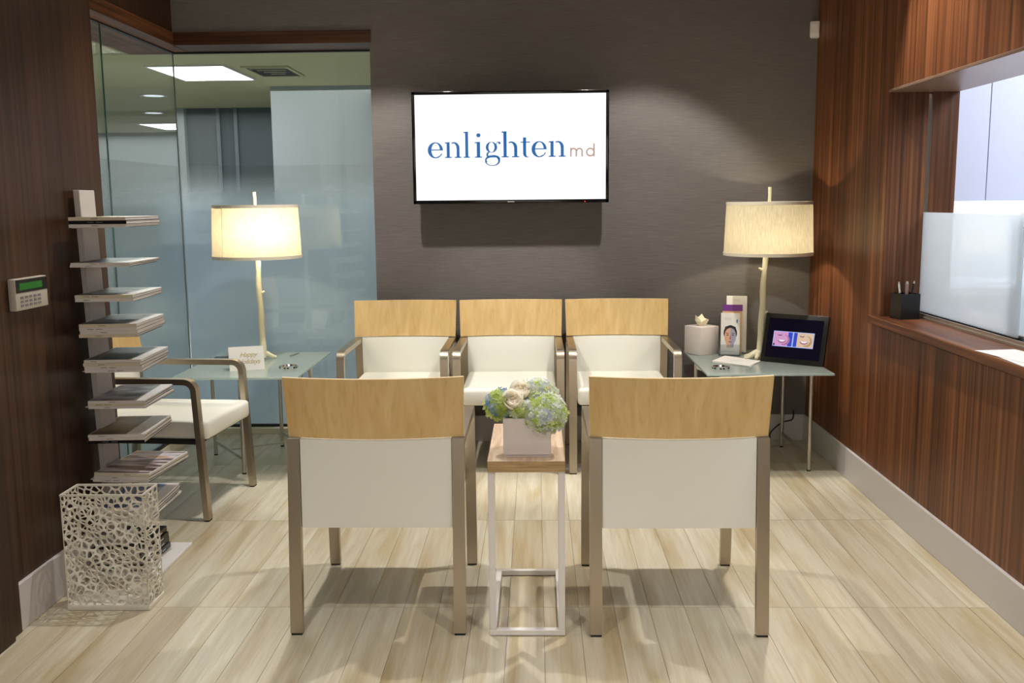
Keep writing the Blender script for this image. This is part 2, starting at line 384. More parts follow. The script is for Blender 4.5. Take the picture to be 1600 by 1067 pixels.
# corridor beyond the glass
struct(obj('floor_corridor', bx(-9, 3.0, -.05, GX-.12, 16, -.002), mat('corridor_floor', (170, 176, 176), rough=.5)))
struct(obj('floor_corridor_back', bx(GX-.12, GY+.1, -.05, .5, 16, -.002), MATS['corridor_floor']))
struct(obj('ceiling_corridor', bx(-9, GY+.06, 2.40, .5, 16, 2.5), mat('corridor_ceiling', (200, 192, 150), rough=.8)))
struct(obj('ceiling_corridor_side', bx(-9, 3.0, 2.40, GX-.13, GY+.06, 2.5), MATS['corridor_ceiling']))
pa = at(422, 135, 2, 2.4)
struct(obj('wall_corridor_near', bx(pa.x, pa.y, 0, .5, pa.y+.15, 2.4), pale_wall))
struct(obj('wall_corridor_return', bx(pa.x, pa.y+.15, 0, pa.x+.12, 14.7, 2.4), grey_wall))
pb = at(290, 165, 1, 11.2); pc = at(424, 170, 1, 11.2)
struct(obj('wall_corridor_dark', bx(pb.x, 11.2, 0, pc.x+.2, 11.35, 2.4), grey_wall))
struct(obj('trim_11', bx(pb.x-.09, 11.12, 0, pb.x, 11.35, 2.4), pale_wall))
for px in (345, 372): 
    q = at(px, 250, 1, 11.2); struct(obj('trim_12', bx(q.x-.02, 11.17, 0, q.x+.02, 11.2, 2.4), mat('grey_mullion', (120, 126, 134), rough=.5)))
struct(obj('wall_corridor_far', bx(-9, 14.7, 0, pb.x+.5, 14.85, 2.4), pale_wall))
struct(obj('wall_corridor_left', bx(-9.1, 3.0, 0, -9, 14.85, 2.4), pale_wall))
struct(obj('wall_corridor_near_end', bx(-9, 2.9, 0, -2.5, 3.0, 2.4), pale_wall))
struct(obj('wall_corridor_right', bx(.5, GY+.06, 0, .6, 9.4, 2.4), pale_wall))
reflection_m = mat('reflection_glow', (240, 240, 240), emit=(240, 244, 255), es=1.2)
panel_m = mat('light_panel_diffuser', (240, 244, 255), emit=(240, 245, 255), es=6)
def clight(label, x0, y0, x1, y1, g='corridor ceiling light panels'):
    t = thing('ceiling_light', label, 'ceiling light', ((x0+x1)/2, (y0+y1)/2, 2.4), 0, g)
    hx, hy = (x1-x0)/2, (y1-y0)/2
    obj('diffuser', bx(-hx, -hy, -.012, hx, hy, -.004), panel_m, t)
    fr = bmesh.new(); box(fr, -hx-.02, -hy-.02, -.014, hx+.02, -hy, 0); box(fr, -hx-.02, hy, -.014, hx+.02, hy+.02, 0); box(fr, -hx-.02, -hy, -.014, -hx, hy, 0); box(fr, hx, -hy, -.014, hx+.02, hy, 0)
    obj('frame', fr, white_metal, t)
clight('large bright rectangular ceiling light panel seen through the glass, nearest', -3.06, 7.80, -2.46, 8.66)
clight('smaller-looking bright ceiling light panel farther down the corridor', -5.3, 13.1, -4.6, 14.1)
for px, py, lb in ((240, 149, 'small glowing disc standing in for a mirrored downlight left of the glass joint, upper of two'), (240, 176, 'small glowing disc standing in for a mirrored downlight left of the glass joint, lower of two'), (317, 173, 'small glowing disc standing in for a mirrored downlight in front of the dark corridor wall')):  # glowing discs imitate the room's downlights mirrored in the glass
    q = at(px, py, 2, 2.4); t = thing('downlight_reflection', lb, 'downlight', q, 0, 'glowing discs standing in for mirrored downlights')
    b = lathe(bmesh.new(), [(.13, 0), (.13, -.008), (.10, -.006), (.10, 0)], 20, close=True); obj('trim_ring', b, white_metal, t, True)
    b = bmesh.new(); bmesh.ops.create_circle(b, cap_ends=True, radius=.10, segments=20)
    for v_ in b.verts: v_.co.z = -.004
    obj('lens', b, reflection_m, t)
vt = thing('ceiling_vent', 'square black slotted air vent in corridor ceiling right of light panel', 'vent', (-2.16, 8.2, 2.4))
obj('backing', bx(-.16, -.27, -.006, .16, .27, -.001), rubber, vt)
fr = bmesh.new(); box(fr, -.19, -.30, -.012, .19, -.27, 0); box(fr, -.19, .27, -.012, .19, .30, 0); box(fr, -.19, -.27, -.012, -.16, .27, 0); box(fr, .16, -.27, -.012, .19, .27, 0)
obj('frame', fr, MATS['corridor_ceiling'], vt)
for k in range(4): obj('slat', bx(-.15+.03*k, -.20+.11*k, -.008, .15-.03*k, -.175+.11*k, -.006), MATS['corridor_ceiling'], vt)

# recessed fixtures of the waiting room
can = mat('spot_lens', (255, 240, 214), emit=(255, 244, 222), es=12)
def downlight(x, y, z, label):
    t = thing('recessed_downlight', label, 'downlight', (x, y, z), 0, 'recessed ceiling downlights')
    b = lathe(bmesh.new(), [(.058, 0), (.058, -.006), (.044, -.004), (.044, 0)], 24, close=True); obj('trim_ring', b, white_metal, t, True)
    b = bmesh.new(); bmesh.ops.create_circle(b, cap_ends=True, radius=.043, segments=24); 
    for v in b.verts: v.co.z = -.002
    obj('lens', b, can, t)
for i, (x, y) in enumerate(((-.80, 1.35), (.90, 1.35), (-.80, 3.72), (.90, 3.72))):
    downlight(x, y, CEIL, 'round white recessed downlight in the main ceiling above the %s' % ['left front of the room', 'right front of the room', 'left front chair', 'right front chair'][i])
for i, x in enumerate((-.75, .55)): downlight(x, 4.28, SOFF, 'round recessed downlight in the soffit above the %s side of the television' % ['left', 'right'][i])

# ------------------------------------------------------------------ television
em_white = mat('screen_white', (0, 0, 0), emit=(255, 255, 255), es=1.05)
em_blue = mat('logo_blue', (0, 0, 0), emit=(20, 98, 168), es=1.)
em_tan = mat('logo_tan', (0, 0, 0), emit=(184, 152, 138), es=1.)
YT = 5.06
tl = at(643, 143, 1, YT); br = at(951, 318, 1, YT)
TW, TH = .505*2, .5675
tv = thing('television', 'wall-mounted flat television with thin black bezel showing a blue logo on white', 'television', ((tl.x+br.x)/2-.001, YT, (tl.z+br.z)/2+.002))
tv.rotation_euler = (0, 0, 0)
b = bmesh.new(); hx, hz = TW/2, TH/2
box(b, -hx, 0, -hz, hx, .035, hz, bev=.004); box(b, -.28, .035, -.2, .28, .075, .2, bev=.01)
obj('casing', b, blackp, tv, True)
b = bmesh.new(); bz = .016
box(b, -hx, -.006, hz-bz, hx, .002, hz, bev=.002); box(b, -hx, -.006, -hz, hx, .002, -hz+bz+.002, bev=.002)
box(b, -hx, -.006, -hz, -hx+bz, .002, hz, bev=.002); box(b, hx-bz, -.006, -hz, hx, .002, hz, bev=.002)
obj('bezel', b, mat('glossy_black', (10, 10, 12), rough=.12), tv, True)
SX0, SX1, SZ0, SZ1 = -hx+bz, hx-bz, -hz+bz+.002, hz-bz
obj('screen', bx(SX0, -.0012, SZ0, SX1, .001, SZ1), em_white, tv)
obj('bracket', bx(-.12, .075, -.12, .12, YB-YT-.002, .12), blackp, tv)
b = bmesh.new(); box(b, -.018, -.0068, -hz+.006, .018, -.006, -hz+.010); obj('badge', b, table_metal, tv)
b = bmesh.new(); box(b, .38, -.0068, -hz+.004, .385, -.006, -hz+.008); obj('power_light', b, mat('red_led', (200, 40, 20), emit=(255, 60, 30), es=1.5), tv)

def glyphs():
    T, t = .205, .07
    def rect(x0, y0, x1, y1): return [[(x0, y0), (x1, y0), (x1, y1), (x0, y1)]]
    def band(ox, oy, rx, ry, ix, iy, irx, iry, a0, a1, n=26):
        out = []
        for i in range(n):
            a, c = R(a0+(a1-a0)*i/n), R(a0+(a1-a0)*(i+1)/n)
            P = lambda x, y, p, q, an: (x+p*math.cos(an), y+q*math.sin(an))
            out.append([P(ox, oy, rx, ry, a), P(ox, oy, rx, ry, c), P(ix, iy, irx, iry, c), P(ix, iy, irx, iry, a)])
        return out
    def disc(x, y, r): return [[(x+r*math.cos(R(k*20)), y+r*math.sin(R(k*20))) for k in range(18)]]
    G = {}
    # e
    G['e'] = band(.48, .5, .48, .52, .50, .5, .27, .455, 0, 300) + [[(.48+.48*math.cos(R(a)), .5+.52*math.sin(R(a))) for a in (299, 308, 317, 326, 335)] + [(.86, .30), (.76, .15), (.50+.27*math.cos(R(299)), .5+.455*math.sin(R(299)))]] + rect(.2, .49, .96, .555), .98
    arch = lambda x: band(x+.31, .62, .38, .40, x+.27, .62, .21, .315, 0, 118) 
    def nn(asc):
        g = rect(.12, 0, .12+T, asc-.0) + [[(0, asc), (.12+T, asc+.02), (.12+T, asc-.06), (0, asc-.07)]] + rect(0, 0, .46, t)
        g += arch(.32) + rect(.81, 0, 1.01, .63) + rect(.67, 0, 1.13, t); return g
    G['n'] = nn(1.0), 1.15
    G['h'] = nn(1.66), 1.15
    G['l'] = rect(.12, 0, .12+T, 1.66) + [[(0, 1.66), (.32, 1.68), (.32, 1.60), (0, 1.59)]] + rect(0, 0, .44, t), .46
    G['i'] = rect(.12, 0, .12+T, 1.0) + [[(0, 1.0), (.32, 1.02), (.32, .94), (0, .93)]] + rect(0, 0, .44, t) + disc(.23, 1.44, .13), .46
    G['t'] = rect(.16, .2, .36, 1.2) + rect(.16, 1.2, .36, 1.27) + rect(0, .935, .62, 1.0) + band(.42, .24, .26, .26, .48, .24, .12, .215, 180, 300, 14), .66
    G['g'] = (band(.42, .66, .36, .35, .42, .66, .19, .32, 0, 360, 36) + band(.86, .80, .15, .22, .86, .78, .12, .19, 60, 180, 10) + disc(.93, .93, .075)
              + band(.26, .17, .17, .20, .28, .16, .07, .14, 95, 265, 14) + [[(.22, .0), (.7, .0), (.72, .10), (.6, .16), (.26, .13), (.2, .06)]]
              + [[(.20, .36), (.30, .34), (.34, .36), (.24, .40)]]
              + band(.48, -.22, .48, .33, .46, -.22, .38, .285, -180, 60, 34) + band(.62, -.1, .34, .24, .6, -.14, .26, .19, -20, 95, 12)
              + band(.30, -.16, .30, .24, .36, -.18, .26, .17, 95, 222, 16)), 1.0
    return G
GL = glyphs()
SW = SX1-SX0; sx = SW/1100.
XH = 88*sx; by = SZ1-.5*0-(500-130)/622*(SZ1-SZ0)
starts = dict(zip(range(9), (252, 352, 460, 525, 583, 680, 790, 853, 952))); ends = (340, 446, 496, 566, 676, 781, 846, 940, 1049)
b = bmesh.new(); k = 0
for ch in 'enlighten':
    g, adv = GL[ch]; x0 = SX0+(starts[k]-181)*sx; wd = (ends[k]-starts[k])*sx; xs = wd/{'e': .96, 'n': 1.13, 'l': .44, 'i': .44, 'g': 1.02, 'h': 1.13, 't': .64}[ch]
    for P in g:
        try: poly(b, [(x0+p[0]*xs, -.0018, by+p[1]*XH) for p in P])
        except ValueError: pass
    k += 1
obj('logo_text', b, em_blue, tv)
b = bmesh.new(); tt = 8*sx; X = lambda v: SX0+(v-181)*sx; zb = by
mh = 50*sx
def q(x0, z0, x1, z1): poly(b, [(x0, -.0018, z0), (x1, -.0018, z0), (x1, -.0018, z1), (x0, -.0018, z1)])
def arc2(cx_, cz, ro, ri, a0, a1, n=18):
    for i in range(n):
        a, c = R(a0+(a1-a0)*i/n), R(a0+(a1-a0)*(i+1)/n)
        poly(b, [(cx_+ro*math.cos(a), -.0018, cz+ro*math.sin(a)), (cx_+ro*math.cos(c), -.0018, cz+ro*math.sin(c)), (cx_+ri*math.cos(c), -.0018, cz+ri*math.sin(c)), (cx_+ri*math.cos(a), -.0018, cz+ri*math.sin(a))])
q(X(1076), zb, X(1076)+tt, zb+mh)
for c0 in (1095.5, 1129.):
    r_ = 19.5*sx; arc2(X(c0), zb+mh-r_, r_, r_-tt, 0, 180); q(X(c0)+r_-tt, zb, X(c0)+r_, zb+mh-r_)
    if c0 > 1100: pass
r_ = 25*sx; arc2(X(1192), zb+r_-.5*sx, r_, r_-tt, 0, 360, 28); q(X(1217)-tt, zb, X(1217), zb+74*sx)
obj('logo_suffix', b, em_tan, tv)

# ------------------------------------------------------------------ chairs
def chair_parts(t):
    def arc(c, r, a0, a1, n=6): return [(c[0]+r*math.cos(R(a0+(a1-a0)*i/n)), c[1]+r*math.sin(R(a0+(a1-a0)*i/n))) for i in range(n+1)]
    for s in (-1, 1):
        x = s*.2495
        tz = .588
        rear = [(x, -.288, .006), (x, -.232, tz+.011)]
        obj('rear_leg', ribbon(bmesh.new(), rear, .037, .026), steel, t)
        pts = [(x, -.215, tz)] + [(x, y, z) for y, z in arc((.222, tz-.042), .042, 90, 6)] + [(x, .290, .006)]
        obj('front_leg_and_arm', ribbon(bmesh.new(), pts, .037, .024), steel, t, True)
        for yy in (-.288, .290): obj('foot', bx(x-.0165, yy-.011, 0, x+.0165, yy+.011, .007), rubber, t)
    # seat
    b = bx(-.228, -.215, .338, .228, .302, .417, bev=.018, seg=3)
    for v in b.verts:
        v.co.z += .008*(1-(v.co.x/.23)**2) if v.co.z > .38 else 0
    obj('seat', b, vinyl, t, True)
    b = bmesh.new(); box(b, -.231, -.20, .318, .231, .262, .338, bev=.004, seg=1); obj('seat_frame', b, under, t)
    # curved back: upholstered panel and maple board, bowed backwards
    def bow(b, zr, lean0, lean1, z0, z1, wtop=0.):
        for v in b.verts:
            u = v.co.x/.27; f = (v.co.z-z0)/(z1-z0)
            v.co.y += -.042*(1-u*u) + lean0+(lean1-lean0)*f
            v.co.x *= 1+wtop*f
    def grid_slab(x0, x1, z0, z1, th, nx=16, nz=4, bev=0.):
        b = bmesh.new(); F = []; 
        for yy in (0, th):
            F.append([[b.verts.new((x0+(x1-x0)*i/nx, yy, z0+(z1-z0)*j/nz)) for i in range(nx+1)] for j in range(nz+1)])
        for k, g in enumerate(F):
            for j in range(nz):
                for i in range(nx): b.faces.new((g[j][i], g[j][i+1], g[j+1][i+1], g[j+1][i]))
        A, B = F
        for i in range(nx): b.faces.new((A[0][i], A[0][i+1], B[0][i+1], B[0][i])); b.faces.new((A[nz][i], A[nz][i+1], B[nz][i+1], B[nz][i]))
        for j in range(nz): b.faces.new((A[j][0], A[j+1][0], B[j+1][0], B[j][0])); b.faces.new((A[j][nx], A[j+1][nx], B[j+1][nx], B[j][nx]))
        return b
    b = grid_slab(-.229, .229, .326, .600, .042)
    for v in b.verts:     # pillow the front face
        if v.co.y > .02: v.co.y -= .016*max(abs(v.co.x/.229)**8, abs((v.co.z-.463)/.137)**8)
        u = v.co.x/.27; f = (v.co.z-.326)/.274; v.co.y += -.222-.022*(1-f) -.036*(1-u*u)*f
        v.co.y += -.012
    obj('back_cushion', b, vinyl, t, True)
    b = grid_slab(-.266, .266, .604, .792, .014, 20, 3)
    bow(b, 0, -.228, -.262, .604, .792, .018)
    ob = obj('backrest', b, [maple, maple_edge], t, True)
    for p in ob.data.polygons:
        if abs(p.normal.z) > .8 or abs(p.normal.x) > .9: p.material_index = 1
def make_chair(label, loc, rz, g):
    t = thing('armchair', label, 'chair', loc, rz, g); chair_parts(t); return t
def dup(root, label, loc, rz, group=None):
    r = root.copy(); col.objects.link(r); r.location = loc; r.rotation_euler = (0, 0, rz); r['label'] = label
    if group: r['group'] = group
    elif 'group' in r and group is not None: del r['group']
    for ch in [o for o in root.children]:
        c = ch.copy(); col.objects.link(c); c.parent = r
        for g in ch.children: d = g.copy(); col.objects.link(d); d.parent = c
    return r
FG, BG = 'armchairs facing away at the front', 'armchairs in a row against the grey wall'
c1 = make_chair('left front armchair seen from behind, maple back and white panel, left of the flower table', (-.487, 3.078, 0), 0, FG)
dup(c1, 'right front armchair seen from behind, maple back and white panel, right of the flower table', (.425, 3.068, 0), 0, FG)
for lb, x in (('armchair at the left end of the row against the grey wall', -.693), ('middle armchair of the row against the grey wall, behind the flowers', -.134), ('armchair at the right end of the row, beside the tablet table', .424)):
    dup(c1, lb, (x, 4.835, 0), math.pi, BG)
dup(c1, 'armchair standing sideways by the glass wall, behind the magazine tower', (-1.640, 4.132, 0), -math.pi/2-R(5), 'armchair by the glass wall')

# ------------------------------------------------------------------ flower table
ft = thing('side_table', 'narrow pale oak topped C-shaped side table with white metal frame, between the front chairs', 'table', (-.032, 3.02, 0))
x0, x1 = -.115, .115
b = bx(x0, -.25, .512, x1, .24, .547, bev=.0015, seg=1)
top = obj('table_top', b, [oak, oak_edge], ft)
for p in top.data.polygons:
    if abs(p.normal.z) < .5: p.material_index = 1
tb = .020
for s in (-1, 1):
    xx = s*(.104)
    obj('upright', bx(xx-tb/2, -.246, .020, xx+tb/2, -.226, .512, bev=.0015, seg=1), white_metal, ft)
    obj('base_rail', bx(xx-tb/2, -.226, .002, xx+tb/2, .250, .020, bev=.0015, seg=1), white_metal, ft)
    obj('top_rail', bx(xx-tb/2, -.226, .494, xx+tb/2, .22, .512, bev=.0015, seg=1), white_metal, ft)
obj('base_rail', bx(-.114, -.246, .002, .114, -.226, .020, bev=.0015, seg=1), white_metal, ft)
obj('base_rail', bx(-.094, .232, .002, .094, .250, .020, bev=.0015, seg=1), white_metal, ft)

# vase and flowers
vx, vy, vz = -.029, 2.885, .547
v = thing('vase', 'square white ceramic vase holding the flowers on the oak side table', 'vase', (vx, vy, vz))
b = bmesh.new(); hw = .0715; box(b, -hw, -hw, 0, hw, hw, .010, bev=.003)
for (a0, c0, a1, c1_) in ((-hw, -hw, hw, -hw+.006), (-hw, hw-.006, hw, hw), (-hw, -hw+.004, -hw+.006, hw-.004), (hw-.006, -hw+.004, hw, hw-.004)):
    box(b, a0, c0, .004, a1, c1_, .118, bev=.0015, seg=1)
obj('body', b, wcer, v, True)
obj('foam', bx(-hw+.006, -hw+.006, .01, hw-.006, hw-.006, .105), mat('floral_foam', (70, 104, 52), rough=.9), v)
petal_cols = {'blue': [(128, 164, 216), (170, 194, 228), (204, 218, 236)], 'green': [(214, 228, 150), (228, 236, 174), (200, 216, 124)], 'pale': [(238, 240, 242), (214, 220, 240), (232, 238, 216)], 'cream': [(255, 249, 236), (252, 238, 208)]}
def petal_mat(name, c):
    m = bpy.data.materials.new(name); m.use_nodes = True; N = m.node_tree.nodes; L = m.node_tree.links; N.remove(N['Principled BSDF'])
    tr = N.new('ShaderNodeBsdfTranslucent'); df = N.new('ShaderNodeBsdfDiffuse'); mx = N.new('ShaderNodeMixShader'); mx.inputs[0].default_value = .5
    tr.inputs[0].default_value = lin(c); df.inputs[0].default_value = lin(c); L.new(df.outputs[0], mx.inputs[1]); L.new(tr.outputs[0], mx.inputs[2]); L.new(mx.outputs[0], N['Material Output'].inputs[0]); return m
PM = {k: [petal_mat('petal_%s_%d' % (k, i), c) for i, c in enumerate(v_)] for k, v_ in petal_cols.items()}
core_m = mat('hydrangea_green_core', (176, 196, 104), rough=.8)
def floret(bm, c, nrm, s, mi, rng):
    n = nrm.normalized(); u = n.orthogonal().normalized(); u.rotate(Matrix.Rotation(rng.uniform(0, 6.28), 3, n)); v_ = n.cross(u)
    for k in range(4):
        a = math.pi/2*k; d = u*math.cos(a)+v_*math.sin(a); e = u*math.cos(a+math.pi/2)+v_*math.sin(a+math.pi/2)
        lift = rng.uniform(.1, .5)*s
        pts = [c, c+d*s*.55+e*s*.48+n*lift*.35, c+d*s*1.05+e*s*.3+n*lift, c+d*s*1.1-e*s*.25+n*lift, c+d*s*.55-e*s*.45+n*lift*.35]
        f = poly(bm, pts, mi); f.smooth = True
def hydrangea(label, c, r, pal, n, seed, squash=(1, 1, .9)):
    rng = random.Random(seed); ms = [m_ for p in pal for m_ in PM[p]]
    t = thing('hydrangea', label, 'flower', c, 0, 'hydrangeas in the white vase')
    b = bmesh.new(); bmesh.ops.create_icosphere(b, subdivisions=2, radius=r*.88)
    for q_ in b.verts: q_.co = Vector((q_.co.x*squash[0], q_.co.y*squash[1], q_.co.z*squash[2]))
    obj('green_core', b, core_m, t, True)
    b = bmesh.new()
    for i in range(n):
        z = 1-2*(i+.5)/n; a = i*2.39996; rr = math.sqrt(1-z*z); nn = Vector((rr*math.cos(a), rr*math.sin(a), z))
        # colour patches across the head
        pk = .5+.5*math.sin(nn.x*4.1+nn.z*3.7+seed)+rng.uniform(-.35, .35); mi = max(0, min(len(ms)-1, int(pk*len(ms))))
        rad = r*rng.uniform(.84, 1.03); p = Vector((nn.x*rad*squash[0], nn.y*rad*squash[1], nn.z*rad*squash[2]))
        nn2 = (nn+Vector([rng.uniform(-.5, .5) for _ in range(3)])).normalized()
        floret(b, p, nn2, rng.uniform(.0065, .0095), mi, rng)
    o = obj('florets', b, ms, t); o['kind'] = 'stuff'
    return t
hydrangea('blue and lime green hydrangea head at the left of the vase', (vx-.078, vy-.010, vz+.146), .050, ['green', 'green', 'blue'], 230, 3, (1.05, 1, 1.0))
hydrangea('large pale white-lilac and green hydrangea head at the right of the vase', (vx+.050, vy-.028, vz+.122), .072, ['pale', 'green', 'pale'], 460, 5, (1, 1, .88))
hydrangea('whitish lilac hydrangea head at the back of the vase', (vx+.030, vy+.045, vz+.172), .055, ['pale', 'cream', 'pale'], 240, 9, (1.2, 1, .8))
hydrangea('small lime green hydrangea head under the front rose', (vx-.024, vy-.040, vz+.135), .036, ['green', 'green', 'pale'], 130, 4)
def rose(label, c, r, tilt, seed):
    rng = random.Random(seed); t = thing('rose', label, 'flower', c, 0, 'cream roses in the white vase'); t.rotation_euler = tilt
    rm = PM['cream'][0]
    n = 15
    b = bmesh.new(); bmesh.ops.create_icosphere(b, subdivisions=2, radius=r*.30); bmesh.ops.translate(b, verts=b.verts, vec=(0, 0, r*.12)); obj('heart', b, PM['cream'][1], t, True)
    for k in range(n):
        f = k/(n-1); rad = r*(.30+.66*f); a0 = k*2.4+rng.uniform(-.2, .2); wd = 2.7-1.0*f; th0 = R(150); th1 = R(28+34*f); b = bmesh.new(); G = []
        nu, nv = 8, 7
        for j in range(nv+1):
            vv = j/nv; row = []; th_ = th0+(th1-th0)*vv
            for i in range(nu+1):
                uu = (i/nu-.5)*2; a = a0+uu*wd/2; tt_ = th_+(abs(uu)**3)*R(22)*vv
                rr = rad*(1+.16*max(0, vv-.75)*4*f*(1-.4*uu*uu)+.02*uu)
                row.append(b.verts.new((rr*math.sin(tt_)*math.cos(a), rr*math.sin(tt_)*math.sin(a), rr*math.cos(tt_)*.9+r*.12*(1-f))))
            G.append(row)
        for j in range(nv):
            for i in range(nu): b.faces.new((G[j][i], G[j][i+1], G[j+1][i+1], G[j+1][i]))
        obj('petal', b, rm, t, True)
    return t
rose('open cream rose at the front of the vase beside the blue hydrangea', (vx-.041, vy-.054, vz+.170), .034, (R(52), R(-8), 0), 1)
rose('cream rose behind the front rose, higher in the bouquet', (vx-.020, vy+.0, vz+.190), .032, (R(36), R(6), 0), 2)

# ------------------------------------------------------------------ glass corner tables
ZT = .505
def corner_table(label, x0, x1, y0, y1, legs, rails, cross):
    cxm, cym = (x0+x1)/2, (y0+y1)/2
    t = thing('glass_table', label, 'table', (cxm, cym, 0), 0, 'frosted glass corner tables')
    obj('glass_top', bx(x0-cxm, y0-cym, ZT-.010, x1-cxm, y1-cym, ZT, bev=.0015, seg=1), TGLASS, t)
    L_ = [(x-cxm, y-cym) for x, y in legs]
    for x, y in L_:
        obj('leg', tube(bmesh.new(), [(x, y, .006), (x, y, ZT-.011)], .0095, 12), table_metal, t, True)
        obj('foot', tube(bmesh.new(), [(x, y, 0), (x, y, .007)], .010, 12), rubber, t)
    for i, j in rails:
        a, c = Vector(L_[i]+(0,)), Vector(L_[j]+(0,)); d = (c-a).normalized(); sd = Vector((-d.y, d.x, 0))
        for z, h in ((ZT-.026, .022), (.075, .016)):
            o = ribbon(bmesh.new(), [a+d*.009+Vector((0, 0, z)), c-d*.009+Vector((0, 0, z))], .008, h, sd); obj('rail', o, table_metal, t)
    for (a, c) in cross:
        obj('cross_rod', tube(bmesh.new(), [(a[0]-cxm, a[1]-cym, .075), (c[0]-cxm, c[1]-cym, .075)], .0045, 8), table_metal, t, True)
    return t
corner_table('frosted glass table with silver tube legs in the right corner, carrying the tablet', .79, 1.378, 4.435, 5.17,
             [(1.315, 4.585), (1.300, 5.05), (.80, 4.80), (.905, 4.50)], [(0, 1), (2, 3)], [((1.307, 4.82), (.85, 4.65))])
corner_table('frosted glass table with silver tube legs by the glass wall, carrying the tent card', -1.712, -1.118, 4.41, 5.19,
             [(-1.432, 4.56), (-1.690, 4.92), (-1.135, 4.76), (-1.385, 5.10)], [(0, 1), (2, 3)], [((-1.56, 4.74), (-1.26, 4.93))])

# ------------------------------------------------------------------ lamps
bulb_m = mat('bulb_glass', (255, 240, 210), emit=(255, 225, 170), es=6)
def lamp(label, basep, topc, rt, rb, z0, z1, fin, seamang, power, twigs):
    t = thing('table_lamp', label, 'lamp', basep, 0, 'table lamps with drum shades')
    B = Vector(basep); C = Vector((topc[0], topc[1], 0))-Vector((B.x, B.y, 0)); F = Vector(fin)-B
    zl0, zl1 = z0-B.z, z1-B.z
    pts, rr = [], []
    n = 15
    for i in range(n):
        f = i/(n-1); w_ = .0022*math.sin(f*9)+.0015*math.sin(f*23)
        p = Vector((C.x*f**1.1*1.0 + w_, C.y*f, .012+(zl1-.03)*f)); pts.append(p); rr.append(.0175-.007*f+.0012*math.sin(f*31))
    b = tube(bmesh.new(), pts, rr, 10)
    obj('branch_stem', b, bark, t, True)
    b = bmesh.new()
    for a, ln, r_ in ((2.6, .075, .014), (3.5, .085, .013), (4.2, .055, .013), (.6, .07, .012), (1.7, .05, .011)):
        d = Vector((math.cos(a), math.sin(a), 0)); tube(b, [Vector((0, 0, .045)), d*ln*.35+Vector((0, 0, .030)), d*ln*.7+Vector((0, 0, .014)), d*ln+Vector((0, 0, .009))], [r_*.95, r_, r_*.85, r_*.6], 9)
    obj('root_foot', b, bark, t, True)
    for f, a in twigs:
        i = int(f*(n-1)); p = pts[i]; d = Vector((math.cos(a), -abs(math.sin(a))*.3, .55)).normalized()
        obj('twig', tube(bmesh.new(), [p, p+d*.018, p+d*.032], [.008, .0062, .0045], 8), bark, t, True)
    # finial
    p = Vector((C.x, C.y, zl1-.004)); obj('finial', tube(bmesh.new(), [p, p+(F-p)*.5+Vector((.001, 0, 0)), F], [.0085, .0082, .0088], 9), bark, t, True)
    # shade
    b = lathe(bmesh.new(), [(rb, zl0+.002), (rb+(rt-rb)*.5, (zl0+zl1)/2), (rt, zl1-.002)], 56)
    for v_ in b.verts: v_.co.x += C.x; v_.co.y += C.y
    sh = obj('lamp_shade', b, linen, t, True)
    for zz, r_ in ((zl0, rb), (zl1-.016, rt)):
        b = lathe(bmesh.new(), [(r_+.0015, zz), (r_+.0022, zz+.016), (r_-.0012, zz+.016), (r_-.0016, zz)], 56, close=True)
        for v_ in b.verts: v_.co.x += C.x; v_.co.y += C.y
        obj('shade_trim', b, shade_trim, sh, True)
    if seamang is not None:
        a = R(seamang); b = bmesh.new(); rr0 = rb+.0012; rr1 = rt+.0012
        tube(b, [(C.x+rr0*math.cos(a), C.y+rr0*math.sin(a), zl0), (C.x+rr1*math.cos(a), C.y+rr1*math.sin(a), zl1)], .0016, 6); obj('seam', b, shade_trim, sh)
    b = bmesh.new()
    for k in range(3):
        a = k*2.094+.4; tube(b, [(C.x, C.y, zl1-.02), (C.x+(rt-.001)*math.cos(a), C.y+(rt-.001)*math.sin(a), zl1-.006)], .0013, 5)
    obj('spider_fitting', b, table_metal, t)
    bc = Vector((C.x+(.035 if seamang else 0), C.y-.01, (zl0+zl1)/2+(.005 if seamang else -.045)))
    b = bmesh.new(); bmesh.ops.create_uvsphere(b, u_segments=14, v_segments=8, radius=.026); bmesh.ops.translate(b, verts=b.verts, vec=bc); obj('bulb', b, bulb_m, t, True)
    bc = bc+B
    light('POINT', 'lamp_bulb_light', (bc.x, bc.y-(.035 if seamang else 0), bc.z+(0 if seamang else .02)), power, (1, .88, .64), shadow_soft_size=.03)
def lamp_at(label, y, bpx, shade_px, finpx, seam, power, twigs):
    (xl, ytop, xr, ybot) = shade_px
    yb_ = y
    bp = at(bpx[0], bpx[1], 1, yb_); bp.z = ZT
    c = at((xl+xr)/2, (ytop+ybot)/2, 1, y)
    r = (at(xr, ybot, 1, y).x-at(xl, ybot, 1, y).x)/2
    z1 = at((xl+xr)/2, ytop, 1, y-r).z; z0 = at((xl+xr)/2, ybot+1.5, 1, y-r).z
    lamp(label, (bp.x, bp.y, ZT), (c.x, c.y), r*.955*.965, r*.965, z0, z1, at(finpx[0], finpx[1], 1, y), seam, power, twigs)
lamp_at('lit table lamp with ivory branch stem and drum shade on the right glass table', 4.86, (1186, 558), (1130, 315, 1272, 401), (1203, 292), None, 14.0, ((.30, 0.3), (.62, 3.2)))
lamp_at('lit table lamp with ivory branch stem and seamed drum shade on the left glass table', 4.93, (411, 555), (330.5, 320, 470.5, 406), (397, 300), 238, 11.0, ((.45, .2), (.72, .3)))

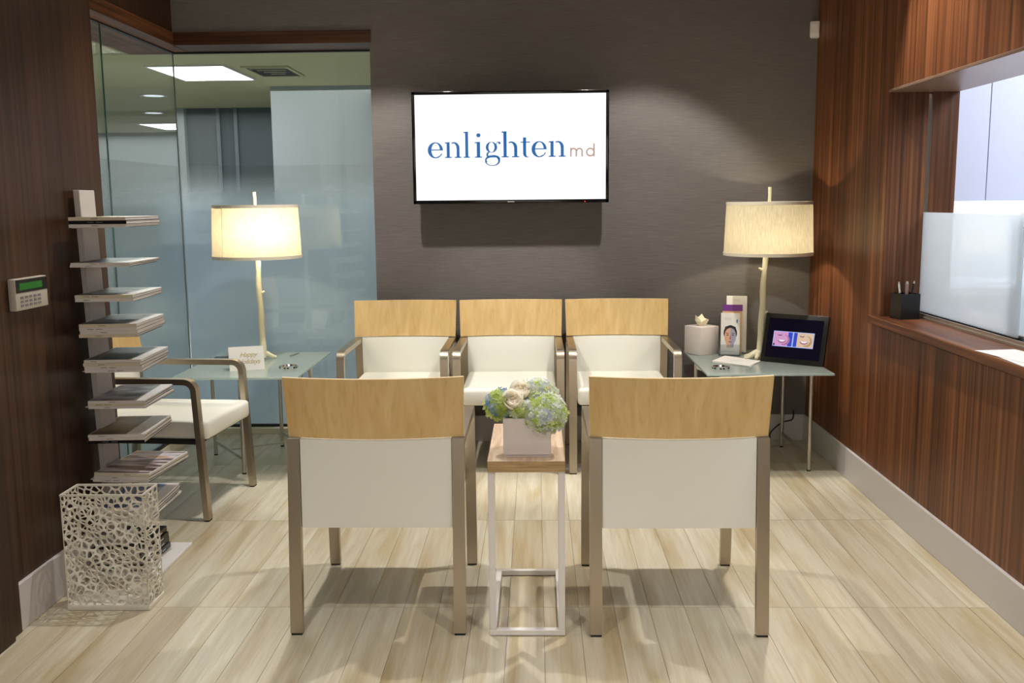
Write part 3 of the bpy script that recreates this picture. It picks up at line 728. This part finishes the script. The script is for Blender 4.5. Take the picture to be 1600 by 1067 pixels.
# ------------------------------------------------------------------ things on the right table
def onT(px, py): return at(px, py, 2, ZT)
p = onT(1101, 556)
tb_ = thing('tissue_box', 'square white tissue box cover with a tissue sticking out, on the right glass table', 'tissue box', (.868, 5.06, ZT), R(33))
b = bx(-.063, -.063, 0, .063, .063, .148, bev=.004); obj('cover', b, wcer, tb_, True)
b = bmesh.new(); rng = random.Random(4); rings = []
for j, (r_, z_) in enumerate(((.018, .146), (.024, .160), (.036, .176), (.030, .190))):
    rings.append([b.verts.new(((r_+rng.uniform(-.008, .010)*j*.5)*math.cos(k*.785), (r_+rng.uniform(-.008, .008)*j*.5)*math.sin(k*.785), z_+rng.uniform(-.006, .010)*j*.6)) for k in range(8)])
for a_, c_ in zip(rings, rings[1:]):
    for i in range(8): b.faces.new((a_[i], a_[(i+1) % 8], c_[(i+1) % 8], c_[i]))
b.faces.new(rings[-1]); obj('tissue', b, mat('tissue_paper', (246, 238, 206), rough=.8), tb_)

bh = thing('brochure_holder', 'clear acrylic tiered brochure holder on the right glass table', 'brochure holder', (1.005, 5.02, ZT), R(-10))
b = bmesh.new(); box(b, -.052, -.06, 0, .052, .07, .004); box(b, -.052, -.062, .004, .052, -.058, .06); box(b, -.052, -.012, .004, .052, -.009, .12); box(b, -.052, .028, .004, .052, .031, .20)
box(b, -.054, -.062, 0, -.052, .07, .06); box(b, .052, -.062, 0, .054, .07, .06); obj('tiers', b, ACRYL, bh)
pm_ = {k: mat('print_'+k, c, rough=.35) for k, c in dict(purple=(112, 40, 140), skin=(226, 178, 150), skin2=(168, 168, 196), hair=(36, 24, 22), hairlit=(70, 60, 66), lip=(176, 92, 84), dark=(40, 32, 34), orange=(224, 160, 96), blue=(30, 90, 150), grey=(206, 204, 210), teal=(70, 150, 176)).items()}
def ell(cx_, cz, rx, rz, y, n=20, a0=0, a1=360, mi=0, b=None):
    pts = [(cx_+rx*math.cos(R(a0+(a1-a0)*i/n)), y, cz+rz*math.sin(R(a0+(a1-a0)*i/n))) for i in range(n+(0 if a1-a0 == 360 else 1))]
    poly(b, pts, mi)
brG = 'brochures in the acrylic holder'
br1 = thing('brochure', 'front white brochure with a woman\'s face half lit half grey, in the acrylic holder', 'brochure', (1.003, 4.985, ZT+.006), R(-10), brG)
br1.rotation_euler = (R(-4), 0, R(-10))
obj('leaflet', bx(-.048, -.020, 0, .048, .004, .215), paper, br1)
b = bmesh.new()
ms = [pm_['hair'], pm_['skin'], pm_['skin2'], pm_['lip'], pm_['dark'], pm_['blue'], pm_['grey'], pm_['teal']]
yb = -.0206
ell(0, .112, .034, .040, yb, 28, mi=0, b=b)
ell(0, .094, .029, .046, yb-.0003, 20, 90, 270, 1, b); ell(0, .094, .029, .046, yb-.0003, 20, -90, 90, 2, b)
poly(b, [(-.017, yb-.0002, .036), (0, yb-.0002, .036), (0, yb-.0002, .07), (-.02, yb-.0002, .07)], 1); poly(b, [(0, yb-.0002, .036), (.017, yb-.0002, .036), (.02, yb-.0002, .07), (0, yb-.0002, .07)], 2)
for s in (-1, 1):
    poly(b, [(s*.006, yb-.0006, .1075), (s*.022, yb-.0006, .110), (s*.022, yb-.0006, .113), (s*.006, yb-.0006, .110)], 4)
    ell(s*.0135, .1015, .0062, .0024, yb-.0006, 10, mi=4, b=b)
poly(b, [(-.004, yb-.0006, .079), (.004, yb-.0006, .079), (.002, yb-.0006, .098), (-.001, yb-.0006, .098)], 3)
ell(0, .0665, .0105, .003, yb-.0006, 12, mi=3, b=b)
poly(b, [(-.030, yb-.0004, .126), (-.004, yb-.0004, .138), (.004, yb-.0004, .138), (.030, yb-.0004, .126), (.026, yb-.0004, .144), (0, yb-.0004, .153), (-.026, yb-.0004, .144)], 0)
poly(b, [(.030, yb-.0002, .170), (.036, yb-.0002, .170), (.036, yb-.0002, .182), (.030, yb-.0002, .182)], 5)
poly(b, [(.030, yb-.0003, .164), (.036, yb-.0003, .164), (.036, yb-.0003, .170), (.030, yb-.0003, .170)], 7)
for x_ in (-.028, -.02, -.011, -.002): poly(b, [(x_, yb-.0002, .178), (x_+.003, yb-.0002, .178), (x_+.003, yb-.0002, .193), (x_, yb-.0002, .193)], 6)
for z_ in (.014, .018): poly(b, [(-.04, yb-.0002, z_), (.03, yb-.0002, z_), (.03, yb-.0002, z_+.0012), (-.04, yb-.0002, z_+.0012)], 6)
obj('face_print', b, ms, br1)
br2 = thing('brochure', 'brochure with a purple header band, second in the acrylic holder', 'brochure', (1.022, 5.03, ZT+.006), R(-10), brG); br2.rotation_euler = (R(-4), 0, R(-10))
obj('leaflet', bx(-.050, -.010, 0, .050, .010, .252), mat('cream_card', (226, 196, 160), rough=.5), br2)
obj('header_band', bx(-.0505, -.0108, .220, .0505, -.010, .253), pm_['purple'], br2)
obj('portrait_print', bx(-.040, -.0106, .03, .040, -.010, .215), pm_['orange'], br2)
br3 = thing('brochure', 'tallest white brochure at the back of the acrylic holder', 'brochure', (1.050, 5.065, ZT+.006), R(-10), brG); br3.rotation_euler = (R(-4), 0, R(-10))
obj('leaflet', bx(-.052, -.012, 0, .052, .014, .295), paper, br3)
b = bmesh.new(); 
for z_ in (.275, .268): poly(b, [(-.02, -.0125, z_), (.02, -.0125, z_), (.02, -.0125, z_+.002), (-.02, -.0125, z_+.002)])
obj('print_lines', b, pm_['grey'], br3)

# white cards, coaster, tablet
pc_ = [onT(1113, 566), onT(1172, 573.5), onT(1188, 565.5), onT(1130, 557.5)]
for k, (dz, lb) in enumerate(((0, 'lower white leaflet lying on the right glass table in front of the brochures'), (.0035, 'upper white leaflet with faint print lying on the right glass table'))):
    cen = sum((p_ for p_ in pc_), Vector())/4; t = thing('leaflet', lb, 'leaflet', (cen.x, cen.y, ZT+dz+.0002), 0, 'white leaflets on the right table')
    t.rotation_euler = (0, 0, R(-3)*k)
    b = slab(bmesh.new(), [(p_.x-cen.x, p_.y-cen.y) for p_ in pc_], 0, .0032); obj('sheet', b, paper, t)
    if k:
        b = bmesh.new()
        for j, (xa, xb) in enumerate(((-.03, .04), (-.045, .035), (-.035, .025))): yy = .018-.018*j; poly(b, [(xa, yy, .0036), (xb, yy, .0036), (xb, yy+.003, .0036), (xa, yy+.003, .0036)])
        obj('print_lines', b, pm_['grey'], t)
def dish(label, px, py, r_):
    c = onT(px, py); t = thing('coaster', label, 'coaster', (c.x, c.y, ZT), 0, 'round metal rimmed coasters')
    obj('rim', lathe(bmesh.new(), [(r_, 0), (r_+.001, .012), (r_-.004, .0125), (r_-.006, .003)], 32, close=True), chrome, t, True)
    obj('disc', lathe(bmesh.new(), [(.0005, .0015), (r_-.004, .0015), (r_-.004, .003), (.0005, .003)], 32), TGLASS, t)
    b = bmesh.new()
    for k in range(18):
        if k % 3 == 0: continue
        a = k*math.pi/9; c_, s_ = math.cos(a), math.sin(a); d = Vector((-s_, c_, 0))*.005; q0 = Vector((c_*(r_+.0014), s_*(r_+.0014), .003))
        poly(b, [q0-d, q0+d, q0+d+Vector((0, 0, .007)), q0-d+Vector((0, 0, .007))])
    obj('rim_pattern', b, blackp, t)
dish('round silver and black rimmed coaster on the right glass table', 1126, 576, .041)
dish('round silver and black rimmed coaster on the left glass table', 451, 575, .045)

A_, B_ = at(1194, 561, 2, ZT), at(1287, 577, 2, ZT)
A_ = Vector((1.118, 4.80, ZT)); B_ = Vector((1.374, 4.61, ZT))
d = (B_-A_); ang = math.atan2(d.y, d.x)
tbx = thing('tablet', 'black digital photo frame leaning back on the right glass table, showing two smile photos', 'digital frame', tuple((A_+B_)/2), ang)
tbx.rotation_euler = (R(-16), R(0), ang)
hw = d.length/2
obj('housing', bx(-hw, -.006, .002, hw, .012, .246, bev=.003), blackp, tbx, True)
obj('screen', bx(-hw+.022, -.0068, .026, hw-.022, -.006, .222), mat('screen_dark', (8, 7, 14), rough=.15, emit=(22, 18, 40), es=.35), tbx)
scm = {k: mat('display_'+k, (0, 0, 0), emit=c, es=1.) for k, c in dict(frame=(176, 190, 250), skinp=(206, 150, 196), skinw=(214, 186, 158), lip=(150, 84, 110), teeth=(240, 232, 246), dark=(70, 46, 74), blue=(40, 70, 190), cheek=(176, 112, 164), cheekw=(176, 146, 108)).items()}
b = bmesh.new(); ks = list(scm); ms = [scm[k] for k in ks]; I = {k: i for i, k in enumerate(ks)}; Y0 = -.0074
def rq(x0, z0, x1, z1, k, dy=0): poly(b, [(x0, Y0-dy, z0), (x1, Y0-dy, z0), (x1, Y0-dy, z1), (x0, Y0-dy, z1)], I[k])
F0, F1, Z0, Z1 = -.106, .100, .082, .158
rq(F0, Z0, F1, Z1, 'frame')
rq(F0+.003, Z0+.003, -.008, Z1-.003, 'skinp', .0003); rq(-.002, Z0+.003, F1-.003, Z1-.003, 'skinw', .0003)
rq(-.030, Z0+.003, -.008, Z1-.003, 'blue', .0005); rq(-.002, Z0+.003, .016, Z1-.003, 'blue', .0005)
for ox, sk, ck in ((-.06, 'skinp', 'cheek'), (.052, 'skinw', 'cheekw')):
    ell(ox+.014, .115, .026, .027, Y0-.0007, 20, mi=I[ck], b=b)
    ell(ox, .119, .030, .024, Y0-.0008, 20, mi=I[sk], b=b)
    ell(ox-.012, .141, .012, .006, Y0-.0009, 12, mi=I['dark'], b=b); ell(ox-.012, .144, .012, .005, Y0-.0010, 12, mi=I[sk], b=b)
    ell(ox, .116, .022, .016, Y0-.0011, 14, 190, 350, I['lip'], b); ell(ox, .116, .018, .010, Y0-.0012, 14, 190, 350, I['teeth'], b)
rq(F0+.003, Z0+.003, F0+.012, Z0+.014, 'dark', .0014)
obj('displayed_photos', b, ms, tbx)
b = tube(bmesh.new(), [(0, .012, .13), (0, .09, .028)], .004, 8); obj('rear_stand', b, blackp, tbx)

# cords
def cord(pts, r_, m_, label, cat='cord'):
    cu = bmesh.new(); P = [Vector(p_) for p_ in pts]; out = []
    for i in range(len(P)-1):
        a, b0, c, d0 = P[max(i-1, 0)], P[i], P[i+1], P[min(i+2, len(P)-1)]
        for k in range(6):
            t_ = k/6; out.append(.5*((2*b0)+(c-a)*t_+(2*a-5*b0+4*c-d0)*t_*t_+(-a+3*b0-3*c+d0)*t_**3))
    out.append(P[-1]); tube(cu, out, r_, 6); return tag(obj('power_cord', cu, m_, None, True), label, cat)
cord([(1.30, 4.80, .515), (1.30, 5.185, .50), (1.24, 5.10, .36), (1.15, 5.08, .22), (1.14, 5.12, .10), (1.19, 5.15, .055)], .0025, mat('grey_cable', (130, 124, 116), rough=.5), 'thin grey cord hanging below the right glass table')
cord([(1.395, 5.19, .17), (1.39, 5.185, .12), (1.33, 5.17, .105), (1.27, 5.16, .055), (1.262, 5.15, .02), (1.24, 5.15, .035), (1.15, 5.16, .045), (1.05, 5.16, .02)], .0035, rubber, 'black cord draped over the baseboard in the right corner')
cord([(-1.30, 5.01, .512), (-1.28, 5.215, .49), (-1.29, 5.22, .38), (-1.30, 5.22, .26), (-1.27, 5.22, .12), (-1.22, 5.22, .03)], .0025, MATS['grey_cable'], 'thin grey cord hanging below the left glass table')

# ------------------------------------------------------------------ things on the left table
tc = thing('tent_card', 'folded white tent card reading Happy Holidays in gold script on the left glass table', 'card', (-1.425, 4.66, ZT), R(20))
b = bmesh.new(); hw = .083
pts = [(-.052, 0), (0, .110), (.052, 0), (.0505, 0), (0, .1065), (-.0505, 0)]
for s_ in ((pts[0], pts[1], pts[4], pts[5]), (pts[1], pts[2], pts[3], pts[4])):
    P = [(x_, y_, z_) for x_ in (-hw, hw) for y_, z_ in s_]
    vs = [b.verts.new(p_) for p_ in P]; b.faces.new(vs[:4]); b.faces.new(vs[4:][::-1])
    for i in range(4): j = (i+1) % 4; b.faces.new((vs[i], vs[j], vs[4+j], vs[4+i]))
obj('card', b, paper, tc)
gold = mat('gold_print', (196, 178, 120), rough=.35, metal=.3)
for txt, sz, f_ in (('Happy', .034, .66), ('Holidays', .034, .37)):
    cu = bpy.data.curves.new('script', 'FONT'); cu.body = txt; cu.size = sz; cu.shear = .35; cu.align_x = 'CENTER'; cu.space_character = .92
    tmp = bpy.data.objects.new('tmp', cu); col.objects.link(tmp); bpy.context.view_layer.update()
    me = bpy.data.meshes.new_from_object(tmp); bpy.data.objects.remove(tmp); me.materials.clear(); me.materials.append(gold)
    an = math.atan2(.110, .052); M_ = Matrix.Translation((0.008, -.052*(1-f_)-.0008, .110*f_+.0004)) @ Matrix.Rotation(an, 4, 'X') @ Matrix.Translation((0, -sz*.35, 0))
    me.transform(M_); link('script_text', me, tc)
dk = thing('flyer', 'dark glossy flyer lying behind the tent card on the left glass table', 'flyer', (-1.60, 4.98, ZT), R(12))
obj('sheet', bx(-.09, -.06, 0, .09, .06, .004), mat('dark_blue_print', (40, 46, 62), rough=.2), dk)

# ------------------------------------------------------------------ wall devices
kp0, kp1 = at(27, 483, 0, XN+.02), at(72, 430, 0, XN+.02)
kz0, kz1, ky0, ky1 = .985, 1.083, kp0.y-.01, kp1.y-.005
kp = thing('alarm_keypad', 'small white alarm keypad with green display on the left wood wall', 'keypad', (XN, (ky0+ky1)/2, (kz0+kz1)/2))
hy, hz_ = (ky1-ky0)/2, (kz1-kz0)/2
obj('housing', bx(0, -hy, -hz_, .024, hy, hz_, bev=.004), mat('keypad_plastic_dimmed', (192, 184, 172), rough=.5), kp, True)  # white plastic darkened, the dimness here is in its colour
obj('display_panel', bx(.024, -hy+.004, .006, .0255, hy-.002, hz_-.003), blackp, kp)
obj('display', bx(.0255, -hy+.022, .014, .026, hy-.036, hz_-.014), mat('green_lcd', (24, 90, 20), emit=(40, 140, 30), es=.15), kp)
for r_ in range(3):
    for c_ in range(5):
        yy = -hy+.026+c_*.026; zz = -.006-r_*.0125
        obj('button', bx(.024, yy, zz-.007, .0256, yy+.017, zz), mat('button_grey', (126, 122, 120), rough=.6) if 'button_grey' not in MATS else MATS['button_grey'], kp)
ms_ = at(1276, 46, 1, YB-.03)
sn = thing('motion_sensor', 'small white motion sensor high in the right corner of the grey wall', 'sensor', (ms_.x+.002, YB, ms_.z), R(-20))
obj('housing', bx(-.024, -.045, -.040, .024, .01, .040, bev=.006), white_metal, sn, True)
obj('lens', bx(-.017, -.048, -.018, .017, -.045, .026, bev=.002), wcer, sn)

# ------------------------------------------------------------------ ledge things
ph = at(1410, 498, 2, zl)
ph = Vector((1.535, 4.045, zl))
pen = thing('pen_holder', 'square black pen holder at the far end of the window ledge', 'pen holder', ph, R(10))
b = bmesh.new(); h_ = .105; q_ = .042
box(b, -q_, -q_, 0, q_, q_, .004); box(b, -q_, -q_, .004, q_, -q_+.004, h_); box(b, -q_, q_-.004, .004, q_, q_, h_); box(b, -q_, -q_+.004, .004, -q_+.004, q_-.004, h_); box(b, q_-.004, -q_+.004, .004, q_, q_-.004, h_)
obj('cup', b, blackp, pen)
for lb, x_, y_, dx, dy, m_, r_ in (('slim silver pen leaning left in the black pen holder', -.016, -.01, -.022, -.012, chrome, .0042), ('thick brown-grey marker standing upright in the black pen holder', .004, .0, .002, .004, mat('taupe_plastic', (150, 126, 120), rough=.4), .0065), ('black pen leaning right in the black pen holder', .018, .005, .022, .012, blackp, .0048)):
    t = thing('pen', lb, 'pen', (ph.x+x_, ph.y+y_, zl+.006), 0, 'pens in the black holder')
    a, c = Vector((0, 0, 0)), Vector((dx, dy, .148))
    obj('barrel', tube(bmesh.new(), [a, a+(c-a)*.93], r_, 10), m_, t, True); obj('cap', tube(bmesh.new(), [a+(c-a)*.93, c], [r_, r_*.6], 10), table_metal, t, True)
pp = [at(1540, 552, 2, zl), at(1600, 549, 2, zl)]
for k, (lb, x_, y_, a) in enumerate((('upper white form lying on the near part of the window ledge', 1.515, 3.02, 8), ('lower white form lying on the window ledge under the other', 1.512, 2.98, -4))):
    t = thing('paper_form', lb, 'paper', (x_, y_, zl+.0003+(1-k)*.0012), R(a), 'white forms on the window ledge')
    obj('sheet', bx(-.07, -.14, 0, .07, .14, .001), paper, t)

# ------------------------------------------------------------------ magazine tower
TX, TY = -1.535, 3.40
tw = thing('magazine_tower', 'slim white metal spine tower shelving stacks of magazines against the left wall', 'shelf tower', (TX, TY, 0))
LEAN = -.035
def lx(z): return LEAN*z/1.36
b = bx(-.026, -.060, .014, -.004, .056, 1.358, bev=.0015, seg=1)
for v_ in b.verts: v_.co.x += lx(v_.co.z)
obj('column', b, tower_metal, tw)
obj('base_plate', bx(-.07, -.165, 0, .200, .160, .014, bev=.002, seg=1), white_metal, tw)
LV = [  # top-left front px, top-right front px, back right px, thickness px, count, rotation
    ((106, 340), (195, 338), 16, 3), ((109, 410), (200, 411), 7, 2), ((116, 461), (205, 461), 10.5, 2), ((123, 506), (211, 507), 21, 4),
    ((130, 562), (217.5, 563), 20, 4), ((137.5, 624), (225, 629), 12.5, 3), ((137, 679), (223.5, 680), 14, 3), ((145.5, 735), (235.7, 741), 15, 3), ((150, 793), (238, 795), 18, 4)]
ROT = [1, 3, 3, 4, 4, 3, 4, -5, 3]
ordn = ['top', 'second', 'third', 'fourth', 'fifth', 'sixth', 'seventh', 'eighth', 'lowest']
def covermat(name, cols, scale, rough=.4):
    m = mat('cover_'+name, cols[0], rough=rough)
    a = noise(m, scale, detail=1.5, rough=.4, dist=.4); n = len(cols); st = [(.34+.32*i/(n-1), c) for i, c in enumerate(cols)]
    base(m, ramp(m, a, st)); return m
CV = [covermat('olive', [(150, 150, 110), (196, 190, 150)], (6, 6, 6)), covermat('slate', [(40, 50, 62), (66, 80, 94), (120, 130, 138)], (9, 14, 9)),
      covermat('greygreen', [(66, 76, 74), (106, 114, 108), (170, 174, 166)], (9, 12, 9)), covermat('bluegrey', [(50, 62, 74), (92, 104, 110), (150, 156, 150)], (12, 9, 9)),
      covermat('darkteal', [(34, 46, 54), (60, 74, 78), (84, 92, 88)], (7, 7, 7)), covermat('photo_interior', [(60, 66, 60), (150, 146, 168), (206, 206, 214)], (9, 13, 9)),
      covermat('brown_photo', [(52, 38, 28), (120, 92, 50), (150, 132, 76), (92, 90, 140)], (6, 8, 6)), covermat('facade', [(60, 36, 34), (110, 80, 74), (214, 206, 214), (200, 140, 60)], (5, 26, 9)),
      covermat('blue_photo', [(60, 82, 150), (112, 130, 170), (214, 214, 206)], (8, 10, 8))]
whitecover = mat('white_cover', (226, 220, 216), rough=.3); blackcover = mat('black_cover', (20, 16, 18), rough=.25); creamcover = mat('cream_cover', (220, 208, 186), rough=.35)
pages = mat('page_edges', (232, 226, 222), rough=.7)
N, L, b_ = nodes(pages); wv = noise(pages, (2, 2, 900), detail=1); base(pages, ramp(pages, wv, [(.35, (222, 218, 214)), (.65, (246, 244, 242))]))
CDESC = ['olive', 'slate blue', 'grey-green', 'blue-grey', 'dark teal', 'grey and lilac photo', 'brown photo', 'red-brown building photo', 'blue photo']
gap_cover = mat('gap_shade_cover', (70, 62, 60), rough=.4); spine_ink = mat('spine_ink', (120, 112, 108), rough=.5)
def magazine(label, loc, rz, w_, d_, th, cm, sm, group):
    t = thing('magazine', label, 'magazine', loc, rz, group)
    b = bx(.002, .001, .0008, w_-.002, d_-.002, th-.0008); obj('pages', b, pages, t)
    pic = cm in CV
    b = bx(0, 0, th-.0008, w_, d_, th); obj('cover', b, whitecover if pic else cm, t)
    b = bx(0, 0, 0, w_, d_, .0014); obj('back_cover', b, gap_cover, t)  # dark sheet paints the shade line between stacked magazines
    if pic:
        k = rng.choice((.66, .78)) if cm is not CV[7] else .97
        b = bx(w_*.02, d_*.02, th, w_*k, d_*.97, th+.0002); obj('cover_picture', b, cm, t)
    b = bx(0, -.0006, 0, w_, .0004, th); obj('spine', b, sm, t)
    o1 = rng.uniform(.1, .55)*w_; b = bmesh.new()
    for q_ in range(rng.choice((1, 2))): box(b, o1+q_*.03, -.0009, th*.42, o1+q_*.03+.022, -.0006, th*.6)
    obj('spine_print', b, spine_ink, t)
YF = 3.235
rng = random.Random(12)
for li, (fl, fr_, tpx, n) in enumerate(LV):
    a, c = at(fl[0], fl[1], 1, YF), at(fr_[0], fr_[1], 1, YF)
    th = tpx*.00222; zt = (a.z+c.z)/2; z0 = zt-th; w_ = min(.205, c.x-a.x); e = th/n
    # shelf plate under the stack
    sb = bx(-.04, -.13, z0-.0025, .06, .115, z0-.0005)
    for v_ in sb.verts: v_.co.x += 0
    obj('shelf', sb, white_metal, tw)
    for k in range(n):
        rz = R(ROT[li]+rng.uniform(-1.3, 1.3)*(0 if k == n-1 else 1)); dx = rng.uniform(-.003, .003)
        topm = k == n-1
        cm = CV[li] if topm else [whitecover, creamcover, whitecover][k % 3]; sm = whitecover if (k+li) % 3 else creamcover
        if li == 0: cm, sm = [(whitecover, whitecover), (blackcover, blackcover), (CV[0], creamcover)][k]
        if li == 6 and k == 0: cm = sm = blackcover
        pos = {1: ['only'], 2: ['lower', 'upper'], 3: ['bottom', 'middle', 'topmost'], 4: ['bottom', 'second from bottom', 'third from bottom', 'topmost']}[n][k]
        look = ('%s covered' % CDESC[li]) if topm else {id(whitecover): 'white spined', id(creamcover): 'cream spined', id(blackcover): 'black spined'}[id(sm)]
        magazine('%s magazine, %s on the %s shelf of the tower' % (look, pos, ordn[li]), (a.x+dx, YF, z0+k*e), rz, w_, .305, e*.96, cm, sm, 'magazines on the tower shelves')
# big dark books on the base
for k in range(4):
    nm = ['grey-spined', 'black', 'black', 'black'][k]
    t = thing('book', '%s large book, %s of four on the tower base plate' % (nm, ['bottom', 'second from bottom', 'third from bottom', 'top'][k]), 'book', (TX-.055+.003*(k % 2), 3.262, .0145+k*.0205), R([0, 1, -1, .5][k]), 'large books on the tower base')
    bm_ = blackcover if k else mat('charcoal_cover', (62, 62, 66), rough=.4)
    wd_ = .190-.004*k
    obj('pages', bx(.003, .003, .002, wd_-.004, .247, .018), mat('book_pages', (200, 194, 184), rough=.7) if 'book_pages' not in MATS else MATS['book_pages'], t)
    b = bmesh.new(); box(b, 0, 0, 0, wd_, .25, .002); box(b, 0, 0, .018, wd_, .25, .020); box(b, wd_-.003, 0, .002, wd_, .25, .018); obj('cover', b, bm_, t)
    b = bmesh.new()
    for y_ in (.03, .06, .17): box(b, wd_, y_, .007, wd_+.0004, y_+.03, .011)
    obj('spine_print', b, pm_['grey'], t)
t = thing('flyer', 'white folded sheet lying on the black books at the tower base', 'flyer', (TX+.02, 3.36, .0972), R(20))
obj('sheet', bx(-.08, -.06, 0, .05, .10, .0012), paper, t)

# ------------------------------------------------------------------ lattice waste basket
wb = thing('waste_basket', 'white openwork coral-pattern lattice waste basket on the floor at far left', 'waste basket', (-1.395, 3.02, 0))
BW, BD, BH = .268, .120, .388
def lattice(w_, h_, n, seed, th=.003, strut=.0032, margin=.0):
    rng = random.Random(seed); P = []
    tries = 0
    while len(P) < n and tries < 6000:
        tries += 1; p_ = (rng.uniform(0, w_), rng.uniform(0, h_))
        if all((p_[0]-q_[0])**2+(p_[1]-q_[1])**2 > (w_*h_/n)*.48 for q_ in P): P.append(p_)
    b = bmesh.new()
    for i, p_ in enumerate(P):
        cell = [(0, 0), (w_, 0), (w_, h_), (0, h_)]
        for j, q_ in enumerate(P):
            if i == j: continue
            mx_, my_ = (p_[0]+q_[0])/2, (p_[1]+q_[1])/2; nx, ny = q_[0]-p_[0], q_[1]-p_[1]; out = []
            sd = lambda v_: (v_[0]-mx_)*nx+(v_[1]-my_)*ny
            for k in range(len(cell)):
                a, c = cell[k], cell[(k+1) % len(cell)]; sa, sc = sd(a), sd(c)
                if sa <= 0: out.append(a)
                if (sa < 0) != (sc < 0) and sa != sc: t_ = sa/(sa-sc); out.append((a[0]+(c[0]-a[0])*t_, a[1]+(c[1]-a[1])*t_))
            cell = out
            if len(cell) < 3: break
        if len(cell) < 3: continue
        # drop near-duplicate corners
        cc = [c for k, c in enumerate(cell) if math.hypot(c[0]-cell[k-1][0], c[1]-cell[k-1][1]) > .001]
        if len(cc) < 3: continue
        gx = sum(c[0] for c in cc)/len(cc); gy = sum(c[1] for c in cc)/len(cc)
        area_r = math.sqrt(max(1e-8, abs(sum(cc[k-1][0]*c[1]-c[0]*cc[k-1][1] for k, c in enumerate(cc))/2))/math.pi)
        f = max(.25, 1-strut*rng.uniform(.7, 1.15)/area_r)
        outer, inner = [], []
        m_ = len(cc)
        for k in range(m_):
            a, c, e = cc[k-1], cc[k], cc[(k+1) % m_]
            pa_ = (c[0]+(a[0]-c[0])*.3, c[1]+(a[1]-c[1])*.3); pe = (c[0]+(e[0]-c[0])*.3, c[1]+(e[1]-c[1])*.3); mid = ((pa_[0]+pe[0]+c[0]*1.2)/3.2, (pa_[1]+pe[1]+c[1]*1.2)/3.2)
            outer += [pa_, c, pe]; inner += [(gx+(v_[0]-gx)*f, gy+(v_[1]-gy)*f) for v_ in (pa_, mid, pe)]
        bulge = lambda x, z: 0
        fo = [b.verts.new((x, 0, z)) for x, z in outer]; fi = [b.verts.new((x, 0, z)) for x, z in inner]
        bo = [b.verts.new((x, th, z)) for x, z in outer]; bi = [b.verts.new((x, th, z)) for x, z in inner]
        for k in range(len(outer)):
            j = (k+1) % len(outer)
            b.faces.new((fo[k], fo[j], fi[j], fi[k])); b.faces.new((bo[k], bo[j], bi[j], bi[k])); b.faces.new((fi[k], fi[j], bi[j], bi[k]))
    for v_ in b.verts:   # gentle organic ripple of the sheet, pinned at its borders
        u, w2 = v_.co.x/w_, v_.co.z/h_; pin = min(1, 8*u*(1-u))*min(1, 8*w2*(1-w2))
        v_.co.y += pin*.009*math.sin(u*9+w2*17+seed)
    return b
wl = mat('ivory_lattice', (226, 220, 206), rough=.5)
zb0 = .016
for nm, w_, seed, M_ in (('front', BW, 1, Matrix.Translation((-BW/2, -BD/2, zb0))), ('back', BW, 2, Matrix.Translation((BW/2, BD/2, zb0)) @ Matrix.Rotation(math.pi, 4, 'Z')),
                         ('right', BD, 3, Matrix.Translation((BW/2, -BD/2, zb0)) @ Matrix.Rotation(math.pi/2, 4, 'Z')), ('left', BD, 4, Matrix.Translation((-BW/2, BD/2, zb0)) @ Matrix.Rotation(-math.pi/2, 4, 'Z'))):
    b = lattice(w_, BH-zb0-.004, int(175*w_/BW), seed, strut=.0028)
    bmesh.ops.transform(b, matrix=M_, verts=b.verts)
    o = obj('lattice_side', b, wl, wb)
b = bmesh.new(); z_ = BH-.004
box(b, -BW/2-.001, -BD/2-.001, z_, BW/2+.001, -BD/2+.004, BH+.001); box(b, -BW/2-.001, BD/2-.004, z_, BW/2+.001, BD/2+.001, BH+.001)
box(b, -BW/2-.001, -BD/2+.004, z_, -BW/2+.004, BD/2-.004, BH+.001); box(b, BW/2-.004, -BD/2+.004, z_, BW/2+.001, BD/2-.004, BH+.001)
obj('rim', b, wl, wb)
b = bx(-BW/2-.002, -BD/2-.002, 0, BW/2+.002, BD/2+.002, zb0, bev=.002, seg=1); obj('base', b, wl, wb)
